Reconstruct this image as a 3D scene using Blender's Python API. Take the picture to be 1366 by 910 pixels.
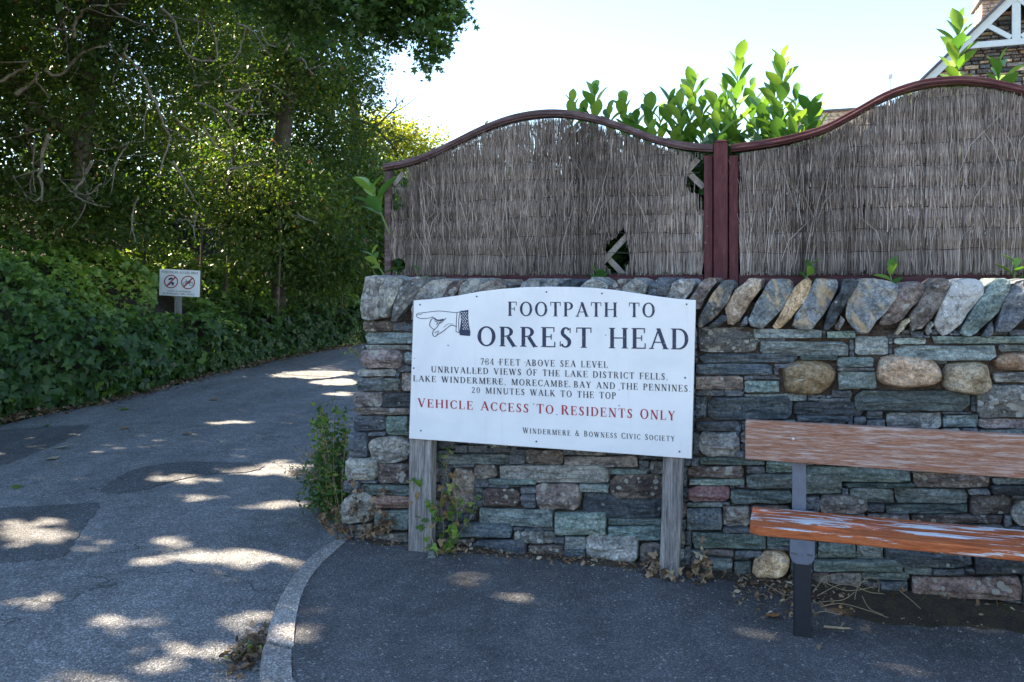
import bpy, math, random
import numpy as np
from mathutils import Vector, Matrix, noise
R = math.radians
random.seed(7); rng = np.random.default_rng(7)
scene = bpy.context.scene
for o in list(bpy.data.objects): bpy.data.objects.remove(o)

# ------------------------------------------------------------------ camera
F = 1100.0; H = 1.52; CX = 683.0; HZ = 372.0          # focal length and horizon of the photograph, eye height
cam_d = bpy.data.cameras.new('camera'); cam = bpy.data.objects.new('camera', cam_d)
scene.collection.objects.link(cam); scene.camera = cam
cam.location = (0, 0, H); cam.rotation_euler = (R(90), 0, 0)
cam_d.sensor_width = 36; cam_d.lens = 36 * F / 1366; cam_d.shift_y = -83 / 1366
cam_d.clip_start = 0.05; cam_d.clip_end = 2000

# ------------------------------------------------------------------ sky, sun, exposure
SUN_EL, SUN_AZ = R(40), R(-66)                        # azimuth from +Y, clockwise positive
SUN = np.array([math.sin(SUN_AZ) * math.cos(SUN_EL), math.cos(SUN_AZ) * math.cos(SUN_EL), math.sin(SUN_EL)])
world = bpy.data.worlds.new('World'); scene.world = world; world.use_nodes = True
wn = world.node_tree; wn.nodes.clear()
sky = wn.nodes.new('ShaderNodeTexSky'); sky.sky_type = 'NISHITA'; sky.sun_disc = False
sky.sun_elevation = SUN_EL; sky.sun_rotation = SUN_AZ % (2 * math.pi)
sky.air_density = 1.15; sky.dust_density = 0.25; sky.ozone_density = 1.8; sky.altitude = 100
bg = wn.nodes.new('ShaderNodeBackground'); bg.inputs[1].default_value = 0.053
wo = wn.nodes.new('ShaderNodeOutputWorld')
wn.links.new(sky.outputs[0], bg.inputs[0]); wn.links.new(bg.outputs[0], wo.inputs[0])
sl = bpy.data.lights.new('sun', 'SUN'); sl.energy = 3.8; sl.angle = R(0.53); sl.color = (1, .84, .64)
so = bpy.data.objects.new('sun', sl); scene.collection.objects.link(so)
so.rotation_euler = Vector(SUN).to_track_quat('Z', 'Y').to_euler(); so.location = (-20, 10, 20)
scene.view_settings.view_transform = 'Standard'; scene.view_settings.look = 'None'
scene.view_settings.exposure = 3.05; scene.view_settings.gamma = 1
scene.render.engine = 'CYCLES'
scene.cycles.max_bounces = 7; scene.cycles.transmission_bounces = 5; scene.cycles.diffuse_bounces = 4

# ------------------------------------------------------------------ frames
WD = 4.648; WV = 3150.0
nv = math.hypot(WV, F); EX, EY = WV / nv, -F / nv       # wall direction, to the right
MX, MY = F / nv, WV / nv                                # into the wall
ANG = math.atan2(EY, EX)
P0 = (247 * 4.31 / F, 4.31)
def wdepth(px, w): return (WD + w / MY) / (1 + (px - CX) / WV)
def wl(px, py, w=0.0):
    Y = wdepth(px, w); X = (px - CX) * Y / F
    s = (X - P0[0]) * EX + (Y - P0[1]) * EY
    return (s, w, H + (HZ - py) * Y / F)
def w2(s, w, z=0.0): return (P0[0] + s * EX + w * MX, P0[1] + s * EY + w * MY, z)
def at(px, py, Y): return ((px - CX) * Y / F, Y, H + (HZ - py) * Y / F)
def gnd(px, py, z=0.0):
    Y = F * (H - z) / (py - HZ); return ((px - CX) * Y / F, Y, z)
def pz(x, y): return max(-.06, min(0.0, .022 * (x - .9)))     # pavement height, falls a little to the left
RZ = -.13
def rz(x, y): return RZ + .006 * math.sin(x * 1.3 + y * .7) + .005 * math.sin(x * .5 - y * 1.1)

# ------------------------------------------------------------------ object helpers
def link(name, data, parent=None, loc=None, rot=None):
    o = bpy.data.objects.new(name, data); scene.collection.objects.link(o)
    if loc is not None: o.location = loc
    if rot is not None: o.rotation_euler = rot
    if parent: o.parent = parent
    return o
def tag(o, label=None, cat=None, group=None, kind=None):
    if label: o['label'] = label
    if cat: o['category'] = cat
    if group: o['group'] = group
    if kind: o['kind'] = kind
    return o
def thing(name, label, cat, loc, rot=0, group=None):
    return tag(link(name, None, None, loc, (0, 0, rot)), label, cat, group)
def wthing(name, label, cat, s, w, z=0, group=None):
    o = thing(name, label, cat, w2(s, w, z), ANG, group); o['_o'] = (s, w, z); return o

class MB:
    def __init__(s): s.v = []; s.f = []; s.t = []
    def add(s, vs, fs, tint=0.5):
        b = len(s.v); s.v += [tuple(p) for p in vs]; s.f += [tuple(i + b for i in f) for f in fs]; s.t += [tint] * len(vs)
        return s
    def box(s, a, b, tint=.5):
        x0, y0, z0 = a; x1, y1, z1 = b
        return s.add([(x0,y0,z0),(x1,y0,z0),(x1,y1,z0),(x0,y1,z0),(x0,y0,z1),(x1,y0,z1),(x1,y1,z1),(x0,y1,z1)],
                     [(0,3,2,1),(4,5,6,7),(0,1,5,4),(1,2,6,5),(2,3,7,6),(3,0,4,7)], tint)
    def bar(s, a, b, wd, th, up=(0,0,1), tint=.5):
        a = Vector(a); b = Vector(b); d = (b - a).normalized(); u = Vector(up)
        x = d.cross(u); x = x.normalized() if x.length > 1e-4 else Vector((1,0,0)); y = x.cross(d).normalized()
        vs = []
        for p in (a, b):
            for i, j in ((-1,-1),(1,-1),(1,1),(-1,1)): vs.append(p + x * i * wd / 2 + y * j * th / 2)
        return s.add(vs, [(3,2,1,0),(4,5,6,7),(0,1,5,4),(1,2,6,5),(2,3,7,6),(3,0,4,7)], tint)
    def tube(s, pts, rad, n=6, tint=.5, cap=True):
        pts = [Vector(p) for p in pts]; m = len(pts)
        if not hasattr(rad, '__len__'): rad = [rad] * m
        vs = []; px = None
        for i, p in enumerate(pts):
            d = (pts[min(i+1, m-1)] - pts[max(i-1, 0)]); d = d.normalized() if d.length > 1e-7 else Vector((0,0,1))
            if px is None: px = d.orthogonal().normalized()
            px = (px - d * px.dot(d)); px = px.normalized() if px.length > 1e-5 else d.orthogonal().normalized()
            py = d.cross(px)
            for k in range(n):
                a = 2 * math.pi * k / n; vs.append(p + (px * math.cos(a) + py * math.sin(a)) * rad[i])
        fs = [(i*n+k, i*n+(k+1)%n, (i+1)*n+(k+1)%n, (i+1)*n+k) for i in range(m-1) for k in range(n)]
        if cap: fs += [tuple(range(n))[::-1], tuple(range((m-1)*n, m*n))]
        return s.add(vs, fs, tint)
    def prism(s, poly, w0, w1, tint=.5):          # poly in (s,z), extruded along w (local y)
        n = len(poly); vs = [(p[0], w0, p[1]) for p in poly] + [(p[0], w1, p[1]) for p in poly]
        fs = [tuple(range(n)), tuple(range(n, 2*n))[::-1]] + [((i+1)%n, i, i+n, (i+1)%n+n) for i in range(n)]
        return s.add(vs, fs, tint)
    def data(s, name, mat, off=(0,0,0), smooth=False):
        me = bpy.data.meshes.new(name)
        me.from_pydata([(p[0]-off[0], p[1]-off[1], p[2]-off[2]) for p in s.v], [], s.f)
        a = me.attributes.new('tint', 'FLOAT', 'POINT'); a.data.foreach_set('value', np.array(s.t, dtype=np.float32))
        me.materials.append(mat)
        if smooth: me.polygons.foreach_set('use_smooth', [True] * len(me.polygons))
        me.update(); return me
    def build(s, name, mat, parent=None, smooth=False, center=False, bevel=0):
        off = (0, 0, 0)
        if parent is not None and '_o' in parent: off = tuple(parent['_o'])
        loc = None
        if center:
            c = np.array(s.v).mean(axis=0); loc = tuple(c - np.array(off)); off = tuple(c)
        o = link(name, s.data(name, mat, off, smooth), parent, loc)
        if bevel:
            m = o.modifiers.new('bevel', 'BEVEL'); m.width = bevel; m.segments = 2; m.limit_method = 'ANGLE'
        return o

# ------------------------------------------------------------------ materials
class NT:
    def __init__(s, name):
        s.m = bpy.data.materials.new(name); s.m.use_nodes = True; s.t = s.m.node_tree; s.t.nodes.clear()
        s.out = s.t.nodes.new('ShaderNodeOutputMaterial')
    def n(s, ty, ins=None, **kw):
        nd = s.t.nodes.new('ShaderNode' + ty)
        for k, v in kw.items(): setattr(nd, k, v)
        for k, v in (ins or {}).items():
            i = nd.inputs[k]
            if hasattr(v, 'is_output'): s.t.links.new(v, i)
            else:
                try: i.default_value = v
                except Exception: i.default_value = (*v, 1)
        return nd
    def coord(s, scale=(1,1,1), rnd=False, kind='Object'):
        v = s.n('TexCoord').outputs[kind]
        if rnd:
            r = s.n('ObjectInfo').outputs['Random']
            r = s.n('Math', {0: r, 1: 37.0}, operation='MULTIPLY').outputs[0]
            v = s.n('VectorMath', {0: v, 1: r}, operation='ADD').outputs[0]
        return s.n('Mapping', {'Vector': v, 'Scale': scale}).outputs[0]
    def noise(s, v, sc, det=4, rough=.55, dist=0):
        return s.n('TexNoise', {'Vector': v, 'Scale': sc, 'Detail': det, 'Roughness': rough, 'Distortion': dist}).outputs[0]
    def vor(s, v, sc, out='Distance', **kw): return s.n('TexVoronoi', {'Vector': v, 'Scale': sc}, **kw).outputs[out]
    def ramp(s, f, stops, interp='LINEAR'):
        r = s.n('ValToRGB', {0: f}); e = r.color_ramp.elements; r.color_ramp.interpolation = interp
        while len(e) < len(stops): e.new(.5)
        for i, (p, c) in enumerate(stops):
            e[i].position = p; e[i].color = (*c, 1) if hasattr(c, '__len__') else (c, c, c, 1)
        return r.outputs[0]
    def mix(s, f, a, b, blend='MIX'):
        nd = s.n('Mix', data_type='RGBA', blend_type=blend)
        for k, v in ((0, f), (6, a), (7, b)):
            if hasattr(v, 'is_output'): s.t.links.new(v, nd.inputs[k])
            else: nd.inputs[k].default_value = v if k == 0 else ((*v, 1) if hasattr(v, '__len__') else (v, v, v, 1))
        return nd.outputs[2]
    def math(s, op, a, b=0.0): return s.n('Math', {0: a, 1: b}, operation=op).outputs[0]
    def bump(s, h, strength=.5, dist=.01, prev=None):
        d = {'Height': h, 'Strength': strength, 'Distance': dist}
        if prev: d['Normal'] = prev
        return s.n('Bump', d).outputs[0]
    def done(s, col, rough=.8, nrm=None, metal=0, spec=.5, trans=None):
        d = {'Base Color': col, 'Roughness': rough, 'Metallic': metal, 'Specular IOR Level': spec}
        if nrm: d['Normal'] = nrm
        b = s.n('BsdfPrincipled', d).outputs[0]
        if trans:
            tr = s.n('BsdfTranslucent', {'Color': trans[0]}).outputs[0]
            b = s.n('MixShader', {0: trans[1], 1: b, 2: tr}).outputs[0]
        s.t.links.new(b, s.out.inputs[0]); return s.m

def stone_mat(name, cs, lichen=.0, strata=2.5, lcol=(.42,.42,.38), patch=None, rough=.8, bs=1.0, rot=0, sat=(.65,.45)):
    t = NT(name); v = t.coord((1,1,1), True); vs = t.n('Mapping', {'Vector': t.n('Mapping', {'Vector': v, 'Rotation': (0, R(rot), 0)}).outputs[0], 'Scale': (1, 1, strata)}).outputs[0]
    n1 = t.noise(vs, 9, 6, .62, .3)
    col = t.ramp(n1, [(.30, cs[0]), (.48, cs[1]), (.62, cs[2]), (.75, cs[0])])
    n2 = t.noise(v, 60, 4, .7); col = t.mix(.9, col, t.ramp(n2, [(.32, .35), (.64, 1.35)]), 'MULTIPLY'); n4 = t.noise(v, 170, 3, .7); col = t.mix(.6, col, t.ramp(n4, [(.35, .5), (.65, 1.5)]), 'MULTIPLY')
    rv = t.n('ObjectInfo').outputs['Random']
    hv = t.n('HueSaturation', {'Hue': t.math('ADD', t.math('MULTIPLY', rv, .05), .475), 'Saturation': t.math('ADD', t.math('MULTIPLY', t.math('FRACT', t.math('MULTIPLY', rv, 7.3)), sat[0]), sat[1]),
                               'Value': t.math('ADD', t.math('MULTIPLY', t.math('FRACT', t.math('MULTIPLY', rv, 13.7)), 1.35), .72), 'Color': col}).outputs[0]
    if patch:
        pn = t.ramp(t.noise(vs if rot else v, 7 if not rot else 5, 4, .6, .8), [(patch[1], 0), (patch[1] + .10, 1)]); hv = t.mix(pn, hv, t.mix(.5, patch[0], t.ramp(n2, [(.3, .5), (.65, 1.1)]), 'MULTIPLY'))
    if lichen > 0:
        sp = t.vor(v, 22); msk = t.noise(v, 9, 3)
        lm = t.math('LESS_THAN', t.math('ADD', sp, t.math('MULTIPLY', t.math('SUBTRACT', .56, msk), 1.3)), lichen * .6)
        n3 = t.ramp(t.noise(v, 28, 5, .7), [(.66 - lichen * .14, 0), (.72 - lichen * .12, 1)])
        hv = t.mix(t.math('MULTIPLY', t.math('MAXIMUM', lm, n3), .8), hv, lcol)
    nr = t.bump(n1, .8 * bs, .02); nr = t.bump(t.noise(vs, 42, 6, .72), .9 * bs, .010, nr); nr = t.bump(n2, .6 * bs, .005, nr)
    return t.done(hv, rough, nr, spec=.35)
M = {}
M['green'] = stone_mat('green_slate', [(.055,.078,.078), (.105,.145,.135), (.18,.225,.205)], .12, 4)
M['dark'] = stone_mat('dark_slate', [(.035,.045,.055), (.075,.09,.105), (.12,.135,.145)], .10, 4)
M['purple'] = stone_mat('brown_purple_stone', [(.06,.045,.042), (.15,.115,.10), (.26,.205,.17)], .50, 1.6, bs=1.3)
M['buff'] = stone_mat('buff_cobble', [(.19,.13,.09), (.37,.26,.18), (.50,.38,.28)], .36, 1.0, bs=1.5, sat=(.35,.85))
M['lichen'] = stone_mat('lichened_stone', [(.09,.09,.085), (.19,.185,.17), (.30,.29,.26)], .60, 1.5, (.46,.46,.42), bs=1.4)
M['light'] = stone_mat('pale_green_slate', [(.10,.13,.125), (.17,.215,.20), (.25,.29,.27)], .15, 4)
M['patch'] = stone_mat('slate_with_buff_face', [(.09,.10,.11), (.16,.18,.19), (.24,.25,.24)], .25, 3, patch=((.60,.45,.28), .53), bs=1.3, rot=-58, sat=(.5,.7))
M['ochre'] = stone_mat('ochre_slate', [(.28,.21,.13), (.42,.33,.21), (.60,.48,.32)], .2, 2.5, bs=1.4, rot=-58, sat=(.4,.8))
M['white'] = stone_mat('white_lichened_slate', [(.13,.12,.11), (.36,.36,.35), (.50,.50,.48)], .8, 2, (.62,.62,.60), bs=1.4, rot=-58)
M['red'] = stone_mat('reddish_stone', [(.09,.05,.045), (.16,.09,.08), (.21,.14,.12)], .25, 2)

def simple(name, col, rough=.7, var=.25, sc=20, bs=.2, metal=0, scale=(1,1,1), spec=.5):
    t = NT(name); v = t.coord(scale, True); n = t.noise(v, sc, 5, .6)
    c = t.mix(1.0, col, t.ramp(n, [(.25, 1 - var), (.75, 1 + var)]), 'MULTIPLY')
    return t.done(c, rough, t.bump(n, bs, .004), metal, spec)
def asphalt(name, a, b, speck, sc=1.0, hole=.0, crack=False):
    t = NT(name); v = t.coord((1,1,1), False)
    big = t.noise(v, .9, 5, .6, .4); mid = t.noise(v, 7, 4, .6)
    col = t.mix(big, a, b); col = t.mix(.7, col, t.ramp(mid, [(.3, .72), (.7, 1.2)]), 'MULTIPLY'); col = t.mix(.8, col, t.ramp(t.noise(t.coord((1.4,.5,1)), 1.6, 5, .65), [(.35, .72), (.6, 1.12)]), 'MULTIPLY'); col = t.mix(t.ramp(t.noise(v, 2.6, 6, .7, .8), [(.60, 0), (.70, .35)]), col, (.10,.085,.07))
    ag = t.vor(v, 110 * sc, 'Color'); agd = t.vor(v, 110 * sc)
    agf = t.n('SeparateColor', {0: ag}).outputs[0]
    col = t.mix(1.0, col, t.ramp(agf, [(0, .55), (.6, 1.0), (.86, 1.35), (1, 2.2)]), 'MULTIPLY')
    wsp = t.math('GREATER_THAN', t.n('SeparateColor', {0: t.vor(v, 62 * sc, 'Color')}).outputs[1], speck)
    col = t.mix(t.math('MULTIPLY', wsp, .55), col, (.42,.41,.38))
    f2 = t.noise(v, 260, 3, .7); col = t.mix(.5, col, t.ramp(f2, [(.3, .5), (.7, 1.5)]), 'MULTIPLY')
    h = t.math('SUBTRACT', 1.0, agd)
    nr = t.bump(h, .8, .006); nr = t.bump(mid, .3, .02, nr)
    if crack:
        cv = t.n('TexVoronoi', {'Vector': t.n('VectorMath', {0: v, 1: t.n('VectorMath', {0: t.n('TexNoise', {'Vector': v, 'Scale': 2.2, 'Detail': 4}).outputs[1], 1: (.8,.8,.8)}, operation='MULTIPLY').outputs[0]}, operation='ADD').outputs[0], 'Scale': .75}, feature='DISTANCE_TO_EDGE').outputs[0]
        cm = t.math('MULTIPLY', t.ramp(cv, [(.0, 1), (.009, 0)]), t.ramp(t.noise(v, .8, 2), [(.45, 0), (.55, 1)]))
        col = t.mix(t.math('MULTIPLY', cm, .75), col, (.02,.02,.02)); nr = t.bump(cm, -.8, .01, nr)
    return t.done(col, .86, nr, spec=.3)
M['road'] = asphalt('road_asphalt', (.155,.158,.165), (.225,.226,.225), .988, 1.2, crack=True)
M['street'] = asphalt('pale_bounce_street_asphalt', (.24,.235,.22), (.32,.31,.29), .985, 1.2)  # kept pale so the unseen street throws sunlight back onto the wall
M['patchA'] = asphalt('dark_patch_asphalt', (.085,.087,.092), (.12,.121,.126), .99, 1.2)
M['pave'] = asphalt('pavement_asphalt', (.082,.083,.088), (.120,.120,.124), .988, 1.7)
M['kerb'] = asphalt('kerb_concrete', (.26,.245,.235), (.33,.31,.29), .9, 1.3)
def soil(name, a, b):
    t = NT(name); v = t.coord(); n = t.noise(v, 14, 6, .7); g = t.vor(v, 60)
    c = t.ramp(n, [(.3, a), (.7, b)]); c = t.mix(.6, c, t.ramp(g, [(0, 1.3), (.6, .5)]), 'MULTIPLY')
    return t.done(c, .95, t.bump(n, .9, .03), spec=.2)
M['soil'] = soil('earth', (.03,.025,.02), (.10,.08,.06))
M['mortar'] = soil('dark_wall_core', (.03,.024,.021), (.15,.115,.095))
def wood(name, cols, sc=(1,1,1), worn=None, wth=.55, ws=.015, ksc=5.5, rough=.75, knots=True, bs=.7):
    t = NT(name); v = t.coord(sc, True); n = t.noise(v, 14, 8, .68, .2); c = t.ramp(n, [(.3, cols[0]), (.5, cols[1]), (.7, cols[2])])
    f = t.noise(v, 60, 4, .7); c = t.mix(.7, c, t.ramp(f, [(.35, .6), (.65, 1.2)]), 'MULTIPLY')
    nr = t.bump(n, bs, .006); nr = t.bump(f, bs * .6, .002, nr)
    if worn:
        n2 = t.noise(v, ksc, 8, .7, .5); wm = t.ramp(n2, [(wth, 0), (wth + ws, 1)])
        c = t.mix(wm, c, worn); nr = t.bump(wm, .6, .0015, nr)
    return t.done(c, rough, nr, spec=.3)
M['post_wood'] = wood('weathered_post_wood', [(.07,.065,.065), (.25,.235,.23), (.44,.42,.41)], (5,5,.4))
M['rail_wood'] = wood('faded_maroon_wood', [(.045,.028,.03), (.11,.068,.072), (.19,.14,.14)], (.3,2,2), bs=.5)
M['red_wood'] = wood('maroon_painted_wood', [(.045,.012,.014), (.095,.026,.030), (.13,.05,.05)], (2,2,.3), (.26,.19,.18), .70, .55, bs=.4)
M['red_rail'] = wood('maroon_painted_rail', [(.035,.012,.014), (.075,.024,.028), (.12,.06,.06)], (.3,2,2), (.25,.18,.17), .69, .6, bs=.4)
M['slat'] = wood('grey_lattice_wood', [(.16,.14,.12), (.28,.25,.22), (.38,.35,.31)], (2,2,2))
M['bench_back'] = wood('weathered_red_brown_plank', [(.19,.08,.05), (.34,.16,.10), (.44,.27,.20)], (.8,10,10), (.52,.44,.41), .47, .20, 9)
M['bench_seat'] = wood('peeling_orange_stained_plank', [(.24,.055,.02), (.42,.105,.035), (.52,.16,.06)], (.5,4,6), (.62,.62,.64), .505, .012, 6, .55)
M['bench_front'] = wood('orange_stained_front_plank', [(.26,.06,.02), (.46,.12,.038), (.55,.18,.07)], (.5,4,6), (.62,.62,.64), .60, .012, 6, .55)
M['navy'] = simple('dark_navy_painted_steel', (.012,.015,.024), .45, .3, 30, .15)
M['steel'] = simple('blue_grey_painted_steel', (.12,.135,.18), .5, .2, 25, .1)
M['screw'] = simple('dull_screw_metal', (.08,.08,.09), .5, .2, 40, .1)
def board():
    t = NT('white_sign_paint'); v = t.coord(); n = t.noise(v, 3, 5, .6, .5); m = t.noise(v, 30, 4, .7)
    c = t.ramp(n, [(.3, (.74,.76,.79)), (.6, (.84,.85,.87))]); c = t.mix(t.ramp(m, [(.66, 0), (.75, .35)]), c, (.42,.40,.38))
    st = t.noise(t.coord((9, 1, .8)), 2.2, 5, .6); c = t.mix(t.ramp(st, [(.60, 0), (.8, .30)]), c, (.40,.40,.42))
    return t.done(c, .38, t.bump(n, .15, .01), spec=.4)
M['board'] = board()
def print_mat(name, col, worn=.62):
    t = NT(name); v = t.coord(); n = t.noise(v, 55, 4, .7); w = t.ramp(n, [(worn, 0), (worn + .05, .7)])
    return t.done(t.mix(w, col, (.5,.52,.56)), .5)
M['blue_print'] = print_mat('navy_letter_paint', (.018,.03,.075)); M['red_print'] = print_mat('red_letter_paint', (.40,.02,.045), .66)
M['black_print'] = print_mat('black_letter_paint', (.02,.022,.03), .64)
M['white_print'] = simple('white_print', (.72,.74,.78), .5, .03)
M['smudge'] = simple('grey_smudge', (.25,.26,.30), .7, .3, 60)
M['plain_red'] = simple('red_sign_ring', (.33,.02,.02), .5, .1)
def leaf_mat(name, stops, trans=.35, rough=.45, ty=(1.5,1.7,.5), spec=.4):
    t = NT(name); a = t.n('Attribute', attribute_name='tint').outputs['Fac']
    c = t.ramp(a, stops); n = t.noise(t.coord(), 6, 3); c = t.mix(.6, c, t.ramp(n, [(.3, .75), (.7, 1.25)]), 'MULTIPLY')
    return t.done(c, rough, None, spec=spec, trans=(t.mix(1.0, c, ty, 'MULTIPLY'), trans))
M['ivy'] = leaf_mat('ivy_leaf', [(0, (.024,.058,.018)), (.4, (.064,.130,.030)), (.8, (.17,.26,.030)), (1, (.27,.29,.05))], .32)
M['tree'] = leaf_mat('tree_leaf', [(0, (.026,.052,.014)), (.45, (.058,.102,.022)), (.85, (.115,.150,.026)), (.93, (.15,.15,.035)), (1, (.19,.085,.035))], .45)
M['syc'] = leaf_mat('sycamore_leaf', [(0, (.035,.075,.022)), (.6, (.065,.13,.034)), (1, (.12,.19,.035))], .42)
M['lime'] = leaf_mat('yellow_green_leaf', [(0, (.17,.19,.015)), (1, (.33,.32,.04))], .5)
M['laurel2'] = leaf_mat('laurel_foliage', [(0, (.03,.08,.02)), (.5, (.06,.15,.03)), (1, (.12,.24,.04))], .3)
M['weed'] = leaf_mat('weed_leaf', [(0, (.04,.09,.022)), (.3, (.09,.17,.03)), (.6, (.20,.32,.05)), (.8, (.30,.27,.09)), (1, (.32,.17,.09))], .35)
M['dead'] = leaf_mat('dead_leaf', [(0, (.10,.055,.03)), (.5, (.21,.13,.08)), (.85, (.36,.26,.17)), (1, (.5,.42,.32))], .15, .8)
M['brush'] = leaf_mat('brushwood_twig', [(0, (.06,.045,.038)), (.4, (.25,.205,.178)), (.8, (.52,.44,.385)), (1, (.68,.60,.54))], .0, .85)
M['bark'] = wood('grey_brown_bark', [(.03,.024,.018), (.085,.068,.05), (.15,.125,.10)], (2,2,.5), bs=1)
M['dead_wood'] = wood('pale_dead_branch', [(.10,.085,.06), (.21,.18,.14), (.30,.27,.22)], (2,2,2))
M['stem'] = simple('green_stem', (.10,.17,.04), .6)
M['dry_stem'] = simple('straw_stem', (.34,.26,.16), .8)
def laurel():
    t = NT('laurel_leaf'); r = t.n('ObjectInfo').outputs['Random']
    c = t.ramp(r, [(0, (.06,.16,.04)), (.5, (.14,.27,.05)), (1, (.25,.37,.07))]); n = t.noise(t.coord(), 30, 3); c = t.mix(.5, c, t.ramp(n, [(.3, .8), (.7, 1.2)]), 'MULTIPLY')
    return t.done(c, .32, None, spec=.5, trans=(t.mix(1.0, c, (1.25,1.35,.5), 'MULTIPLY'), .30))
M['laurel'] = laurel()
M['house_white'] = simple('white_painted_timber', (.62,.68,.68), .5, .08, 10, .1)
M['roof'] = simple('roof_slate', (.10,.105,.12), .7, .3, 8, .3)
M['wire'] = simple('tie_wire', (.02,.02,.02), .6)
M['alu'] = simple('aerial_metal', (.55,.56,.58), .4, .1)

# ------------------------------------------------------------------ leaf scatter
DAP = [(142,718,20,6),(204,712,30,8),(179,746,27,5),(265,735,32,6),(342,733,52,14),(396,743,17,8),(311,702,30,8),(254,704,17,7),(265,659,17,5),
       (350,664,42,8),(361,623,48,8),(231,635,42,5),(150,826,60,9),(265,858,62,13),(322,822,40,7),(77,891,36,8),(140,904,30,8),
       (31,695,38,12),(46,714,32,8),(10,908,30,10),(421,497,50,5),(445,507,32,4),(450,522,20,4),(300,560,30,3),(685,825,34,8),(434,856,30,16),
       (1045,872,18,8),(350,700,20,6),(60,790,20,5)]
_d = []
for (cx, cy, rx, ry) in DAP:
    g = gnd(cx, cy, -.1); gx = rx * g[1] / F; g2 = gnd(cx, cy - ry, -.1); g3 = gnd(cx, cy + ry, -.1)
    _d.append((g[0], g[1], gx, (g2[1] - g3[1]) / 2))
_d = np.array(_d)
def lit_cull(P, grow=0.04):
    k = (P[:, 2] + .1) / SUN[2]; gx = P[:, 0] - SUN[0] * k; gy = P[:, 1] - SUN[1] * k
    gx = gx + .05 * np.sin(gy * 9 + 1.3); gy = gy + .06 * np.sin(gx * 7)
    keep = np.ones(len(P), bool)
    for x, y, a, b in _d: keep &= (((gx - x) / (a + grow)) ** 2 + ((gy - y) / (b + grow)) ** 2) > 1
    return keep
LEAF = (np.array([(0,0,0),(-.26,.35,.07),(.26,.35,.07),(0,.5,0),(-.17,.75,.02),(.17,.75,.02),(0,1.0,-.10)]) ,
        [(0,3,1),(0,2,3),(1,3,4),(3,2,5),(4,3,6),(3,5,6)])
LEAF4 = (np.array([(0,0,0),(-.33,.45,.08),(.33,.45,.08),(0,.5,-.0),(0,1.0,-.08)]), [(0,3,1),(0,2,3),(1,3,4),(3,2,4)])
IVY = (np.array([(0,.02,0),(-.42,-.02,-.05),(-.50,.38,-.02),(-.22,.48,.03),(0,1.0,-.12),(.22,.48,.03),(.50,.38,-.02),(.42,-.02,-.05),(0,.35,.06)]),
       [(8,0,1),(8,1,2),(8,2,3),(8,3,4),(8,4,5),(8,5,6),(8,6,7),(8,7,0)])
def basis(nrm, tip):
    nrm = nrm / (np.linalg.norm(nrm, axis=1, keepdims=True) + 1e-9)
    tip = tip - nrm * (tip * nrm).sum(1, keepdims=True); tip = tip / (np.linalg.norm(tip, axis=1, keepdims=True) + 1e-9)
    x = np.cross(tip, nrm); return np.stack([x, tip, nrm], axis=2)
def rotset(N, nb, ns, tb, ts):
    n = np.array(nb)[None] + rng.normal(size=(N, 3)) * ns; t = np.array(tb)[None] + rng.normal(size=(N, 3)) * ts
    return basis(n, t)
def leafmesh(name, P, B, size, tint, mat, parent=None, shape=LEAF4, kind=None):
    N = len(P); T, tri = shape; K = len(T); tri = np.array(tri)
    V = P[:, None, :] + np.einsum('nij,kj->nki', B, T) * size[:, None, None]
    Fc = (tri[None] + (np.arange(N) * K)[:, None, None]).reshape(-1, 3)
    me = bpy.data.meshes.new(name); nvt = N * K; nf = len(Fc)
    me.vertices.add(nvt); me.vertices.foreach_set('co', V.reshape(-1).astype(np.float32))
    me.loops.add(nf * 3); me.loops.foreach_set('vertex_index', Fc.reshape(-1).astype(np.int32))
    me.polygons.add(nf); me.polygons.foreach_set('loop_start', (np.arange(nf) * 3).astype(np.int32))
    a = me.attributes.new('tint', 'FLOAT', 'POINT'); a.data.foreach_set('value', np.repeat(tint, K).astype(np.float32))
    me.materials.append(mat); me.update(calc_edges=True)
    o = link(name, me, parent)
    if parent is not None: o.location = tuple(-Vector(parent.location))
    if kind: o['kind'] = kind
    return o
def lowf(P, s=1.0, ph=0): return .5 + .25 * np.sin(P[:, 0] * 1.7 * s + ph) * np.sin(P[:, 1] * 1.3 * s + 2 * ph) + .25 * np.sin(P[:, 2] * 2.3 * s + P[:, 0] * s + ph)
def clumps(c, r, nc, nl, cr=.35, shell=.5):
    """leaf positions in an ellipsoid: nc clumps of nl leaves, biased to the outside"""
    c = np.array(c); r = np.array(r)
    d = rng.normal(size=(nc, 3)); d /= np.linalg.norm(d, axis=1, keepdims=True); rad = rng.uniform(shell ** 3, 1, size=(nc, 1)) ** (1 / 3)
    rad *= 1 + .18 * np.sin(d[:, :1] * 7 + c[0]) * np.sin(d[:, 2:3] * 6 + c[1])
    C = c + d * rad * r
    return (C[:, None, :] + rng.normal(size=(nc, nl, 3)) * cr * np.array([1, 1, .6])).reshape(-1, 3)

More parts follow.
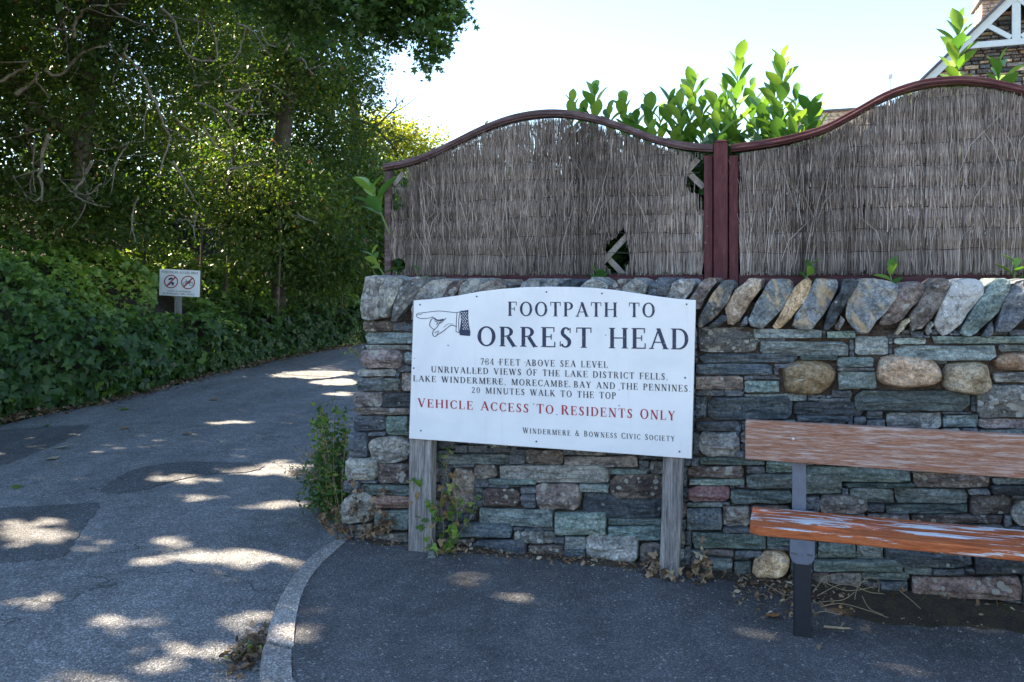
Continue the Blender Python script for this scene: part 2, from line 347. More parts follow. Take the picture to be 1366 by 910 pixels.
# ================================================================== GROUND, ROAD, PAVEMENT
def cat_line(pts, n=8):
    out = []; P = [pts[0]] + list(pts) + [pts[-1]]
    for i in range(1, len(P) - 2):
        for k in range(n):
            t = k / n; a, b, c, d = [np.array(P[i + j], float) for j in (-1, 0, 1, 2)]
            out.append(tuple(.5 * ((2*b) + (-a + c)*t + (2*a - 5*b + 4*c - d)*t*t + (-a + 3*b - 3*c + d)*t**3)))
    out.append(tuple(pts[-1])); return out
g = MB(); n = 24; S = 300.0
g.add([(-S,-S,-.2),(S,-S,-.2),(S,S,-.2),(-S,S,-.2)], [(0,1,2,3)])
tag(g.build('ground', M['soil']), 'dark earth under and around the lane', None, kind='structure')
hp = [gnd(*p, RZ)[:2] for p in ((-60,573),(0,556),(100,541),(200,517),(300,492),(400,471),(475,459))]
hedge_line = [(-6.3, 2.0), (-6.4, 6.0)] + hp + [(-2.6, 24.0), (0.5, 27.0), (4.5, 29)]
hedge_line = [(-6.1, -8.0)] + hedge_line
hl = cat_line(hedge_line, 6)
def left_x(y):
    for a, b in zip(hl, hl[1:]):
        if a[1] <= y <= b[1] + 1e-9: return a[0] + (b[0] - a[0]) * (y - a[1]) / max(1e-6, b[1] - a[1])
    return hl[-1][0]
rd = MB(); ys = np.linspace(-1.5, 28.9, 130); nx = 44
rows = []
for y in ys:
    xl = left_x(y) + .10 * math.sin(y * 2.1) + .05 * math.sin(y * 5.3); xr = 6.0
    for i in range(nx):
        x = xl + (xr - xl) * (i / (nx - 1)); rd.v.append((x, y, rz(x, y) if i else rz(x, y) - .06)); rd.t.append(.5)
for j in range(len(ys) - 1):
    for i in range(nx - 1): rd.f.append((j*nx+i, j*nx+i+1, (j+1)*nx+i+1, (j+1)*nx+i))
tag(rd.build('road', M['road'], smooth=True), 'worn grey asphalt lane curving uphill beside the ivy', None, kind='structure')
st0 = MB(); st0.add([(-60,-60,-.165),(60,-60,-.165),(60,3,-.165),(-60,3,-.165)], [(0,1,2,3)])  # unseen street sheet behind the camera, added as a sunlit bounce surface
tag(st0.build('street', M['street']), 'unseen street that the lane leaves from, added pale to bounce sunlight', None, kind='structure')
def patch(name, pts, label, seed=0):
    p = [gnd(x, y, RZ) for x, y in pts]; q = cat_line([(a[0], a[1]) for a in p] + [(p[0][0], p[0][1])], 5)[:-1]
    q = [(x + .012 * math.sin(i * 2.7 + seed), y + .012 * math.cos(i * 3.9 + seed)) for i, (x, y) in enumerate(q)]
    cx = sum(a[0] for a in q) / len(q); cy = sum(a[1] for a in q) / len(q); m = MB(); n = len(q)
    vs = [];
    for k in (1, .985, .66, .33): vs += [(cx + (x - cx) * k, cy + (y - cy) * k, rz(cx + (x - cx) * k, cy + (y - cy) * k) + (-.004 if k == 1 else .006)) for x, y in q]
    vs.append((cx, cy, rz(cx, cy) + .006)); fs = []
    for r_ in range(3): fs += [(r_*n+i, r_*n+(i+1)%n, (r_+1)*n+(i+1)%n, (r_+1)*n+i) for i in range(n)]
    fs += [(3*n+i, 3*n+(i+1)%n, 4*n) for i in range(n)]
    m.add(vs, fs); return tag(m.build(name, M['patchA'], smooth=False), label, None, kind='structure')
patch('road_patch', [(131,656),(152,640),(185,626),(240,618),(310,618),(352,622),(335,630),(280,634),(235,642),(190,655),(150,659)], 'dark oval asphalt repair in the middle of the lane', 1)
patch('road_patch', [(-130,680),(-40,677),(40,675),(100,672),(134,672),(115,700),(98,726),(82,744),(40,748),(-20,752),(-110,756)], 'dark square asphalt repair at the left of the lane', 2)
patch('road_patch', [(-70,590),(0,574),(60,570),(112,567),(118,572),(85,590),(50,604),(0,622),(-80,635)], 'dark asphalt repair near the ivy', 3)

# pavement
ko = [(462,713),(430,728),(405,750),(385,775),(368,805),(357,835),(350,870),(346,912),(345,970)]
ki = [(466,718),(446,736),(428,752),(414,770),(403,791),(395,820),(391,850),(390,880),(391,912),(393,970)]
def gp(px, py):
    x, y, _ = gnd(px, py, -.04); return (x, y)
KO = cat_line([gp(*p) for p in ko] + [(-.95, 1.0), (-.9, -3.0)], 6); KI = cat_line([gp(*p) for p in ki] + [(-.85, 1.0), (-.78, -3.0)], 6)
NK = min(len(KO), len(KI))
def resamp(L, n):
    d = [0];
    for a, b in zip(L, L[1:]): d.append(d[-1] + math.dist(a, b))
    out = []
    for i in range(n):
        t = d[-1] * i / (n - 1); j = max(0, min(len(L) - 2, int(np.searchsorted(d, t)) - 1)); f = (t - d[j]) / max(1e-9, d[j+1] - d[j])
        out.append((L[j][0] + (L[j+1][0] - L[j][0]) * f, L[j][1] + (L[j+1][1] - L[j][1]) * f))
    return out
KO = resamp(KO, 60); KI = resamp(KI, 60)
pv = MB(); nx = 40; edge = w2(0, .12)[:2]
for j, (x0, y0) in enumerate(KI):
    # strip from the kerb to the far right; far end follows the wall foot
    for i in range(nx):
        t = i / (nx - 1)
        tx = x0 + (6.5 - x0) * t
        # y of wall line at this x
        yw = P0[1] + .12 / MY + (tx - P0[0]) * EY / EX
        f = (j / 59.0)
        y_far = yw + .05; y_near = -3.0
        yk = y0
        # blend: at t=0 follow the kerb, further right spread the rows evenly between wall and behind the camera
        ye = y_far + (y_near - y_far) * f ** 1.6
        k = min(1, t * 3.0); k = k * k * (3 - 2 * k)
        y = yk * (1 - k) + ye * k
        z = pz(tx, y) + .004 * math.sin(tx * 3.1 + y * 1.7) * min(1, t * 8); pv.v.append((tx, y, z)); pv.t.append(.5)
for j in range(59):
    for i in range(nx - 1): pv.f.append((j*nx+i, (j+1)*nx+i, (j+1)*nx+i+1, j*nx+i+1))
tag(pv.build('pavement', M['pave'], smooth=True), 'dark asphalt footway in front of the stone wall', None, kind='structure')
kerb = thing('kerb', 'curved pale concrete kerb at the corner of the lane', 'kerb', (KO[20][0], KO[20][1], -.1)); kerb['kind'] = 'structure'; del kerb['category']
cuts = [0, 11, 22, 30, 38, 46, 59]
for a, b in zip(cuts, cuts[1:]):
    m = MB(); vs = []; cs = 6; rows_ = b - a + 1
    for j in range(a, b + 1):
        (ox, oy), (ix, iy) = KO[j], KI[j]; z = pz(ix, iy) + .006
        if j == a or j == b: z -= .006
        sh = .0 if j not in (a, b) else 0
        dx, dy = ix - ox, iy - oy
        e0 = .0
        vs += [(ox, oy, -.2), (ox, oy, z - .022), (ox + dx * .05, oy + dy * .05, z - .007), (ox + dx * .14, oy + dy * .14, z), (ix, iy, z + .001), (ix, iy, -.2)]
    # shrink a little along the run so the joint shows
    fs = [(j*cs+i, j*cs+i+1, (j+1)*cs+i+1, (j+1)*cs+i) for j in range(rows_ - 1) for i in range(cs - 1)]
    fs = [tuple(reversed(f)) for f in fs]
    fs += [tuple(range(cs)), tuple(range((rows_-1)*cs, rows_*cs))[::-1]]
    c = np.array(vs).mean(axis=0)
    vs = [(c[0] + (p[0] - c[0]) * .997, c[1] + (p[1] - c[1]) * .975, p[2]) for p in vs]
    m.add(vs, fs); o = m.build('kerb_stone', M['kerb'], None, smooth=False, center=True)
    o.parent = kerb; o.location = Vector(o.location) - Vector(kerb.location)

# raised garden behind the wall and the bank behind the ivy
gs = MB(); gs.box((wl(500,372,.4)[0] + .12, .42, -.15), (9, 9.0, 1.28))
gd = gs.build('garden_ground', M['soil']); gd.location = w2(0, 0); gd.rotation_euler = (0, 0, ANG)
tag(gd, 'raised garden earth behind the wall', None, kind='structure')
bk = MB(); offs = [(0.2,-.2),(.7,.35),(1.6,1.0),(2.6,1.5),(4.5,2.3),(8,3.6),(14,5.0),(26,6.0),(60,6.5)]
for i, (x, y) in enumerate(hl):
    a = hl[max(0, i-1)]; b = hl[min(len(hl)-1, i+1)]; d = (b[0]-a[0], b[1]-a[1]); L = math.hypot(*d); nxn, nyn = -d[1]/L, d[0]/L
    for o_, z in offs: bk.v.append((x + nxn*o_, y + nyn*o_*(.5 if o_ > 5 else 1), z + .15*math.sin(y*.9+o_))); bk.t.append(.5)
K = len(offs)
for i in range(len(hl)-1):
    for k in range(K-1): bk.f.append((i*K+k, (i+1)*K+k, (i+1)*K+k+1, i*K+k+1))
tag(bk.build('bank', M['soil'], smooth=True), 'shaded earth bank behind the ivy', None, kind='structure')

# ================================================================== STONE WALL
wall = wthing('stone_wall', 'dry stone wall of slates and cobbles with leaning cope stones, behind the white sign', 'wall', 0, 0, 0)
def zz(ox, oy, s): return lambda x, y: (ox + x / s, oy + y / s)
Z1 = zz(900,340,2.931); Z2 = zz(980,500,3.5); Z3 = zz(980,660,3.539); Z5 = zz(440,340,4.55); Z6 = zz(440,540,4.137); Z7 = zz(700,350,4.137); Z8 = zz(700,560,3.793)
cope = [(Z1,'patch',[(92,285),(95,245),(150,150),(190,100),(225,110),(222,150),(190,210),(140,255),(105,282)]),
 (Z1,'ochre',[(210,270),(195,210),(240,140),(290,95),(325,90),(342,110),(320,160),(280,215),(255,260),(225,275)]),
 (Z1,'patch',[(290,270),(295,230),(340,150),(380,95),(440,95),(468,125),(440,180),(390,250),(340,288),(300,280)]),
 (Z1,'ochre',[(385,280),(420,220),(470,130),(500,98),(535,100),(520,160),(480,220),(430,270),(400,288)]),
 (Z1,'patch',[(460,280),(475,235),(520,150),(560,95),(610,92),(640,110),(620,160),(580,240),(530,292),(490,292)]),
 (Z1,'dark',[(580,292),(590,240),(640,150),(660,100),(700,95),(718,105),(690,160),(640,240),(600,290)]),
 (Z1,'patch',[(665,240),(680,180),(720,100),(770,92),(850,105),(872,140),(850,190),(790,260),(750,305),(715,300),(690,280)]),
 (Z1,'purple',[(800,270),(830,200),(880,130),(930,105),(975,115),(970,150),(920,220),(870,265),(820,278)]),
 (Z1,'purple',[(925,298),(920,240),(960,170),(1010,105),(1060,92),(1080,115),(1060,170),(1010,240),(960,290)]),
 (Z1,'white',[(1015,270),(1040,210),(1080,120),(1140,92),(1205,110),(1205,150),(1150,230),(1090,300),(1050,315)]),
 (Z1,'green',[(1115,310),(1140,250),(1200,160),(1250,95),(1310,100),(1300,150),(1260,220),(1200,290),(1150,318)]),
 (Z1,'dark',[(1245,300),(1270,220),(1310,130),(1366,95),(1430,110),(1425,180),(1366,250),(1300,300)]),
 (Z1,'dark',[(125,285),(190,235),(205,245),(200,262),(150,288)]),(Z1,'lichen',[(630,270),(650,240),(662,255),(650,290),(632,292)]),
 (Z1,'ochre',[(860,312),(890,260),(925,245),(910,275),(870,312)]),(Z1,'lichen',[(975,300),(995,262),(1008,270),(1000,305),(985,312)]),
 (Z1,'dark',[(1200,318),(1225,270),(1242,262),(1240,300),(1215,322)]),(Z1,'dark',[(255,275),(275,240),(290,245),(285,275)]),
 (Z5,'lichen',[(215,385),(205,270),(235,135),(330,140),(325,200),(305,300),(300,390)]),
 (Z5,'lichen',[(310,370),(305,260),(330,150),(400,140),(440,160),(410,250),(370,330),(345,380)]),
 (Z5,'lichen',[(375,395),(400,300),(440,200),(530,135),(575,150),(550,230),(480,320),(420,400)]),
 (Z5,'lichen',[(500,330),(515,270),(540,210),(620,160),(720,150),(735,175),(700,240),(640,310),(560,390),(500,400)]),
 (Z5,'purple',[(640,400),(690,260),(720,180),(780,150),(815,160),(770,250),(700,400)]),
 (Z5,'lichen',[(730,400),(780,250),(810,180),(860,145),(920,155),(925,205),(860,330),(800,400)]),
 (Z5,'purple',[(850,400),(880,290),(930,175),(990,150),(1050,165),(1078,215),(1000,320),(930,400)]),
 (Z5,'dark',[(1030,400),(1060,260),(1090,210),(1120,200),(1150,215),(1120,330),(1090,400)]),
 (Z5,'lichen',[(1100,400),(1150,250),(1175,165),(1215,148),(1265,165),(1250,260),(1180,400)]),
 (Z7,'lichen',[(-70,260),(-30,150),(30,92),(75,110),(75,150),(20,260)]),
 (Z7,'lichen',[(50,260),(80,150),(120,105),(165,92),(190,110),(180,160),(120,260)]),
 (Z7,'dark',[(140,260),(190,150),(230,100),(270,95),(300,110),(285,160),(220,260)]),
 (Z7,'lichen',[(250,260),(300,150),(340,100),(375,85),(440,110),(455,150),(380,260)]),
 (Z7,'purple',[(410,260),(460,150),(500,105),(545,92),(560,110),(530,175),(470,260)]),
 (Z7,'lichen',[(500,270),(545,160),(570,110),(615,90),(680,125),(640,200),(580,270)]),
 (Z7,'dark',[(630,270),(670,180),(690,120),(740,85),(810,85),(835,105),(790,190),(720,270)]),
 (Z7,'white',[(740,270),(780,190),(820,120),(870,90),(920,95),(935,115),(880,215),(820,270)]),
 (Z7,'purple',[(850,270),(905,205),(940,150),(990,92),(1040,90),(1060,110),(1010,180),(960,265)])]
for k in range(17):
    x = 1382 + k * 34 + random.uniform(-3, 3)
    cope.append((lambda a, b: (a, b), random.choice(['patch','green','dark','lichen']), [(x,440),(x+6,418),(x+24,385),(x+40,372),(x+56,376),(x+52,395),(x+34,425),(x+16,444)]))
boxes = [(Z1,[(90,283,325,382,'lichen'),(305,290,580,327,'green'),(595,298,708,326,'green'),(318,325,433,342,'green'),(330,336,683,398,'green'),(705,312,838,398,'light'),
 (858,326,985,352,'light'),(1000,318,1430,350,'green'),(855,352,1266,412,'green'),(1270,352,1430,380,'light'),(88,386,488,425,'dark'),(492,392,640,412,'green'),
 (80,426,388,472,'dark'),(392,428,465,444,'green'),(636,402,780,440,'green'),(636,441,720,456,'green'),(410,412,634,550,'buff'),(640,457,790,530,'light'),
 (785,392,1042,525,'buff'),(970,408,1070,430,'green'),(1046,418,1248,550,'buff'),(1252,382,1420,458,'buff'),(80,474,268,530,'purple'),(270,473,415,490,'green'),
 (272,492,410,543,'light'),(270,546,520,572,'green'),(1182,507,1440,640,'lichen'),(698,526,1162,612,'green'),(615,532,692,560,'light'),(565,562,688,580,'green'),
 (465,574,750,632,'dark'),(815,594,925,620,'dark'),(126,555,462,645,'dark'),(80,555,122,645,'dark'),(1164,555,1182,620,'light')]),
 (Z2,[(285,190,560,222,'dark'),(705,177,968,250,'lichen'),(972,187,1140,250,'green'),(0,235,28,268,'dark'),(0,270,26,350,'purple'),(0,355,45,387,'purple'),
 (55,430,142,462,'green'),(144,400,326,462,'green'),(330,427,820,500,'green'),(50,464,502,532,'green'),(2,482,46,530,'dark'),(400,562,620,648,'purple'),
 (505,503,850,526,'green'),(535,527,743,600,'green'),(745,530,1090,606,'green'),(700,606,1090,652,'green'),(832,458,1190,528,'purple'),(930,446,1190,457,'dark'),
 (1200,485,1420,512,'green'),(1195,515,1420,562,'dark'),(1092,535,1190,558,'green'),(1100,562,1292,655,'purple'),(1296,580,1440,710,'lichen'),(820,655,1260,700,'purple'),
 (622,652,816,680,'purple'),(0,822,75,862,'dark'),(152,752,268,798,'green'),(385,775,564,852,'green'),(568,787,694,875,'light'),(697,795,1112,897,'dark'),
 (1115,830,1440,930,'dark'),(300,668,500,700,'purple'),(335,568,398,628,'green')]),
 (Z3,[(0,312,76,385,'green'),(80,265,262,395,'buff'),(370,300,795,358,'green'),(800,340,930,372,'green'),(600,362,825,400,'green'),(830,374,1350,495,'purple'),
 (685,402,815,455,'dark'),(365,362,450,420,'purple'),(452,365,598,430,'purple'),(1352,400,1480,500,'dark')]),
 (Z8,[(860,10,1095,62,'dark'),(880,64,1088,190,'lichen'),(850,66,878,188,'dark'),(880,192,1214,230,'green'),(820,232,1112,298,'purple'),(832,300,1110,330,'light'),
 (828,333,1036,412,'red'),(1040,352,1354,430,'green'),(820,414,1000,440,'green'),(820,443,1000,560,'dark'),(1004,434,1140,540,'purple'),(845,570,1225,653,'green'),
 (812,560,842,640,'green'),(910,657,1060,690,'purple'),(1064,660,1200,690,'dark'),(905,693,1052,790,'green'),(-128,230,428,320,'lichen'),(432,278,712,398,'purple'),
 (60,322,280,455,'purple'),(284,368,705,500,'dark'),(0,375,58,440,'purple'),(-20,335,58,372,'green'),(-235,445,150,540,'green'),(152,465,412,583,'light'),
 (420,502,700,530,'light'),(420,533,700,616,'green'),(0,545,145,562,'green'),(0,565,150,622,'lichen'),(205,588,310,655,'light'),(312,580,573,725,'lichen'),
 (578,622,705,740,'purple'),(0,150,196,228,'purple'),(200,180,576,248,'purple'),(582,205,628,262,'green'),(632,210,715,274,'purple'),(360,252,622,276,'green'),
 (20,630,200,682,'purple'),(706,300,718,500,'dark')]),
 (Z6,[(125,58,300,150,'dark'),(304,62,432,172,'green'),(108,152,205,290,'dark'),(208,176,455,322,'lichen'),(88,293,262,415,'lichen'),(266,325,455,436,'purple'),
 (75,418,162,470,'green'),(166,438,450,500,'light'),(60,487,243,660,'lichen'),(246,503,450,572,'red'),(250,576,445,700,'green'),(200,704,440,765,'purple'),
 (600,272,985,332,'green'),(800,334,920,403,'purple'),(670,350,796,600,'purple'),(845,462,1055,555,'red'),(880,407,1140,440,'green'),(1060,455,1140,490,'green'),
 (1060,494,1138,565,'purple'),(800,580,816,640,'dark'),(660,645,1015,735,'dark'),(790,742,1088,830,'dark'),(655,740,788,800,'purple'),(1022,690,1190,760,'lichen'),
 (470,330,600,440,'purple'),(470,445,660,520,'green'),(470,525,660,640,'purple')]),
 (Z5,[(200,403,368,465,'purple'),(371,406,455,464,'green'),(460,415,560,468,'dark'),(195,469,560,545,'green'),(205,549,490,574,'light'),(190,578,436,692,'purple'),
 (442,590,560,665,'green'),(402,670,560,712,'light'),(165,697,398,737,'lichen'),(165,741,312,832,'dark'),(316,742,412,830,'light'),(425,720,560,828,'purple'),
 (140,836,310,925,'purple'),(314,838,560,928,'dark')])]
def gline(px):                                              # foot of the wall in picture rows
    Y = wdepth(px, 0); x = (px - CX) * Y / F; return HZ + (H - pz(x, 0)) * F / Y
def wleft(py): return 489 - (py - 372) * .107
XR = 1980
stones = []                                                # (poly px, type, round)
occ = np.zeros((620, XR + 20), bool)                       # rows 400..860
Y0 = 400
def mark(x0, y0, x1, y1): occ[max(0, int(y0) - Y0):max(0, int(math.ceil(y1)) - Y0), max(0, int(x0)):int(math.ceil(x1))] = True
def inpoly(px, py, poly):
    c = False; j = len(poly) - 1
    for i in range(len(poly)):
        if (poly[i][1] > py) != (poly[j][1] > py) and px < (poly[j][0] - poly[i][0]) * (py - poly[i][1]) / (poly[j][1] - poly[i][1]) + poly[i][0]: c = not c
        j = i
    return c
copes = []
for Z, ty, poly in cope:
    pp = [Z(*p) for p in poly]; copes.append((pp, ty))
    x0 = min(p[0] for p in pp); x1 = max(p[0] for p in pp); y0 = min(p[1] for p in pp); y1 = max(p[1] for p in pp)
    for yy in range(max(Y0, int(y0)), int(y1) + 1):
        for xx in range(max(0, int(x0)), int(x1) + 1):
            if inpoly(xx, yy, pp): occ[yy - Y0, xx] = True
for Z, L in boxes:
    for (a, b, c, d, ty) in L:
        (x0, y0), (x1, y1) = Z(a, b), Z(c, d); stones.append((x0, y0, x1, y1, ty)); mark(x0, y0, x1, y1)
for py in range(Y0, Y0 + 620):
    occ[py - Y0, :int(wleft(py)) + 1] = True
for px in range(XR + 20):
    gy = gline(px) + 6; occ[int(gy) - Y0:, px] = True
# everything above the course line is cope territory
for px in range(XR + 20): occ[:int((428 if px < 930 else 440) - Y0), px] = True
rr = random.Random(3)
yy = 441
while yy < 900:                                            # plain courses right of the traced part
    ch_ = rr.choice([12, 15, 18, 23]); xx = 1442 + rr.uniform(0, 30)
    while xx < XR:
        w_ = rr.choice([34, 50, 70, 100]) * rr.uniform(.85, 1.2)
        if yy + ch_ < gline(xx) + 8 and xx + w_ < XR: stones.append((xx, yy, xx + w_ - 1, yy + ch_ - 1, rr.choice(['green','dark','purple','light','purple','lichen']))); mark(xx, yy, xx + w_, yy + ch_)
        xx += w_
    yy += ch_
for py in range(Y0, Y0 + 590):
    px = 430
    while px < XR:
        if occ[py - Y0, px]: px += 1; continue
        tw = rr.choice([26, 40, 60, 85, 110]) * rr.uniform(.8, 1.2); th = rr.choice([8, 11, 14, 19, 24])
        if py < 445 or tw > 80: th = min(th, 15)
        w = 0
        while w < tw and px + w < XR and not occ[py - Y0, px + w]: w += 1
        h = 0
        while h < th and py - Y0 + h < 619 and not occ[py - Y0 + h, px:px + w].any(): h += 1
        if w >= 5 and h >= 3:
            stones.append((px, py, px + w - 0.6, py + h - 0.6, rr.choice(['green','dark','dark','purple','light','purple','lichen'])))
            occ[py - Y0:py - Y0 + h, px:px + w] = True
        px += max(1, w)

def stone_mesh(poly, front, back, bulge, tilt, rnd, seed):
    """poly: outline (s,z); closed block with a worn, slightly domed front"""
    r = random.Random(seed); n = len(poly)
    cx = sum(p[0] for p in poly) / n; cz = sum(p[1] for p in poly) / n
    hw = max(abs(p[0] - cx) for p in poly); hh = max(abs(p[1] - cz) for p in poly); mn = min(hw, hh)
    tx, tz = r.uniform(-tilt, tilt), r.uniform(-tilt, tilt)
    def ins(d):
        k1 = max(.12, 1 - d / hw); k2 = max(.12, 1 - d / hh); return [(cx + (x - cx) * k1, cz + (z - cz) * k2) for x, z in poly]
    lv = [(.0, .010 if not rnd else .035, .2), (.05 if not rnd else .16, .0 if not rnd else -bulge * .35, .7), (.26, -bulge * (.3 if not rnd else .65), 1), (.52, -bulge * (.6 if not rnd else .88), 1), (.78, -bulge * .9, 1)]
    if mn < .018: lv = lv[:2] + lv[3:4]
    m = MB(); vs = [(x, back, z) for x, z in poly]; sx = (5, 26) if not rnd else (12, 14); am = (.013 if not rnd else .018) * min(1, mn / .03)
    so_ = Vector((seed * 3.7, seed * 1.3, 0))
    def nz(x, z): return noise.fractal(Vector((x * sx[0], 0, z * sx[1])) + so_, 1.0, 2.0, 4) + .5 * noise.fractal(Vector((x * 40, 0, z * 60)) + so_, 1, 2, 2)
    for d, w, j in lv:
        for x, z in (poly if d == 0 else ins(mn * d)):
            vs.append((x + r.uniform(-1, 1) * .004 * j, front + w + (tx * (x - cx) / hw + tz * (z - cz) / hh) * min(1, j * 1.3) + nz(x, z) * am * 1.5 * j, z + r.uniform(-1, 1) * .002 * j))
    vs.append((cx, front - bulge * (1 if rnd else .95) + nz(cx, cz) * am, cz)); K_ = len(lv); fs = []
    for k in range(K_): fs += [(k*n+i, k*n+(i+1)%n, (k+1)*n+(i+1)%n, (k+1)*n+i) for i in range(n)]
    fs += [(K_*n+i, K_*n+(i+1)%n, (K_+1)*n) for i in range(n)]
    fs = [tuple(reversed(f)) for f in fs]; fs.append(tuple(range(n)))
    m.add(vs, fs); return m
def box_poly(x0, y0, x1, y1, ty, r):
    """outline in picture units, then mapped to the wall plane"""
    cx, cy = (x0 + x1) / 2, (y0 + y1) / 2; a, b = (x1 - x0) / 2 + .25, (y1 - y0) / 2 + .25
    asp = a / max(b, .5); rd = ty == 'buff' or (ty in ('purple', 'lichen', 'red') and asp < 3.2)
    e = r.uniform(2.3, 3.2) if ty == 'buff' else (r.uniform(3.4, 6) if rd else r.uniform(8, 18)); n = 20
    pts = []
    if ty == 'buff' or (rd and r.random() < .08):
        ph = r.uniform(0, 6); e = r.uniform(2.5, 4.2)
        for k in range(n):
            t = 2 * math.pi * (k + .5) / n; c, s_ = math.cos(t), math.sin(t); q = (abs(c) ** e + abs(s_) ** e) ** (-1 / e) * (.97 + .05 * math.sin(2 * t + ph) + .045 * math.sin(3 * t + ph * 2) + .03 * math.sin(5 * t - ph)) * r.uniform(.97, 1.02)
            pts.append((cx + c * q * a, cy + s_ * q * b))
        return pts, rd
    cn = []
    for (ux, uy) in ((1, -1), (1, 1), (-1, 1), (-1, -1)):
        if rd:
            c1, c2 = r.uniform(.03, .34), r.uniform(.08, .6); A, Bq = (ux, uy * (1 - c2)), (ux * (1 - c1), uy)
        else:
            c1, c2 = r.uniform(.0, .07) * (1 + r.random() * (asp > 3)), r.uniform(.02, .30) if r.random() < .7 else r.uniform(.3, .8); A, Bq = (ux * r.uniform(.96, 1), uy * (1 - c2)), (ux * (1 - c1), uy * r.uniform(.82, 1.03))
        cn += [A, Bq] if ux * uy > 0 else [Bq, A]
    cn = cn[::-1] if False else cn
    md = []
    for k in range(8):
        p, q = cn[k], cn[(k + 1) % 8]; md.append(p)
        if abs(p[1] - q[1]) < .4 and abs(p[0] - q[0]) > .7: f = r.uniform(.3, .7); md.append((p[0] + (q[0] - p[0]) * f, (p[1] + (q[1] - p[1]) * f) * r.uniform(.86, 1.04)))
    md = sorted(((cx + p[0] * a, cy + p[1] * b) for p in md), key=lambda p: math.atan2((p[1] - cy) / b, (p[0] - cx) / a))
    pts = resamp2(md, n); pts = [(x + r.uniform(-1, 1) * .35, y + r.uniform(-1, 1) * .30) for x, y in pts]
    return pts, rd
def resamp2(L, n):
    L = L + [L[0]]; d = [0]
    for p, q in zip(L, L[1:]): d.append(d[-1] + math.dist(p, q))
    out = []
    for i in range(n):
        t = d[-1] * i / n; j = max(0, min(len(L) - 2, int(np.searchsorted(d, t, side='right')) - 1)); f = (t - d[j]) / max(1e-9, d[j+1] - d[j])
        out.append((L[j][0] + (L[j+1][0] - L[j][0]) * f, L[j][1] + (L[j+1][1] - L[j][1]) * f))
    return out
items = []
for i, (x0, y0, x1, y1, ty) in enumerate(stones):
    r = random.Random(100 + i); x0 = max(x0, wleft((y0 + y1) / 2) + r.uniform(-2.5, 1.5))
    if x1 - x0 < 4: continue
    pts, rd_ = box_poly(x0, y0, x1, y1, ty, r); end = x0 < 515
    batter = (y0 + y1) / 2 - 560; fr = r.uniform(-.012, .02) - batter * .00012
    if rd_ and ty == 'buff': fr -= .01
    poly = [wl(px, py, 0) for px, py in pts]; poly = [(p[0], p[2]) for p in poly]; area = (x1 - x0) * (y1 - y0)
    mn = min(x1 - x0, y1 - y0) * .0042 / 2
    m = stone_mesh(poly, fr, .42 if end else .14, (.42 * mn if ty == 'buff' else min(.022, .35 * mn) if rd_ else min(.010, .2 * mn)), .014, rd_ and ty == 'buff', i)
    items.append((area - (1e6 if x0 > 1366 else 0), m, ty, rd_))
items.sort(key=lambda a: -a[0])
nobj = 300 - len(copes)
rest = MB()
for k, (ar, m, ty, rd_) in enumerate(items):
    if k < nobj: m.build('stone', M[ty], wall, smooth=(ty == 'buff'), center=True)
    else: rest.add(m.v, m.f)
if rest.v: tag(rest.build('pinning_stones', M['dark'], wall), kind='stuff')
for i, (pp, ty) in enumerate(copes):
    q = cat_line(pp + [pp[0]], 2)[:-1]; r = random.Random(i)
    poly = [wl(px + r.uniform(-1.5, 1.5), py + r.uniform(-1.3, 1.3), 0) for px, py in q]; poly = [(p[0], p[2]) for p in poly][::-1]
    big = len(pp) > 5
    m = stone_mesh(poly, r.uniform(-.035, .0), .36 + r.uniform(-.05, .05) if big else .1, .018, .022, False, 900 + i)
    m.build('cope_stone', M[ty], wall, smooth=False, center=True)
core = MB(); zb = -.15
a = wl(XR, 400, 0)[0]
ctop = wl(600, 428, 0)[2]; cmid = wl(600, 400, 0)[2]
lx0 = wl(wleft(715) + 7, 715, 0)[0]; lx1 = wl(wleft(428) + 7, 428, 0)[0]
core.prism([(lx0, zb), (a + .3, zb), (a + .3, ctop - .01), (lx1, ctop - .01)], .040, .40)
core.prism([(lx1 + .04, ctop - .012), (a + .3, ctop - .012), (a + .3, cmid), (lx1 + .06, cmid)], .062, .33)
core.build('core', M['mortar'], wall)

# ================================================================== FENCE
FW = .46
fence = wthing('garden_fence', 'maroon arched fence panels filled with grey brushwood, standing on top of the wall', 'fence', wl(962, 372, FW)[0], FW, 1.30)
topL = cat_line([(514,228),(545,222),(575,212),(610,195),(645,178),(680,165),(715,158),(750,157),(790,163),(830,175),(870,190),(910,200),(952,204)], 4)
topR = cat_line([(976,204),(1020,198),(1060,190),(1100,178),(1140,157),(1180,135),(1220,121),(1260,115),(1300,115),(1340,122),(1380,133),(1430,150),(1490,173),(1550,193),(1620,204)], 4)
def rail(pts, hpx, mat, w0, w1, name='top_rail'):
    m = MB(); vs = []; n = len(pts)
    for i, (x, y) in enumerate(pts):
        a = pts[max(0, i-1)]; b = pts[min(n-1, i+1)]; d = (b[0]-a[0], b[1]-a[1]); L = math.hypot(*d); nx_, ny_ = d[1]/L, -d[0]/L
        h = hpx * wdepth(CX, 0) / wdepth(x, 0)
        t = wl(x + 0*nx_, y, FW); u = wl(x - nx_*h*.4, y - ny_*h, FW)
        vs += [(t[0], w0, t[2]), (t[0], w1, t[2]), (u[0], w1, u[2]), (u[0], w0, u[2])]
    fs = [(i*4+k, i*4+(k+1)%4, (i+1)*4+(k+1)%4, (i+1)*4+k) for i in range(n-1) for k in range(4)] + [(3,2,1,0), tuple(range((n-1)*4, n*4))]
    m.add(vs, fs); return m.build(name, mat, fence, bevel=.004)
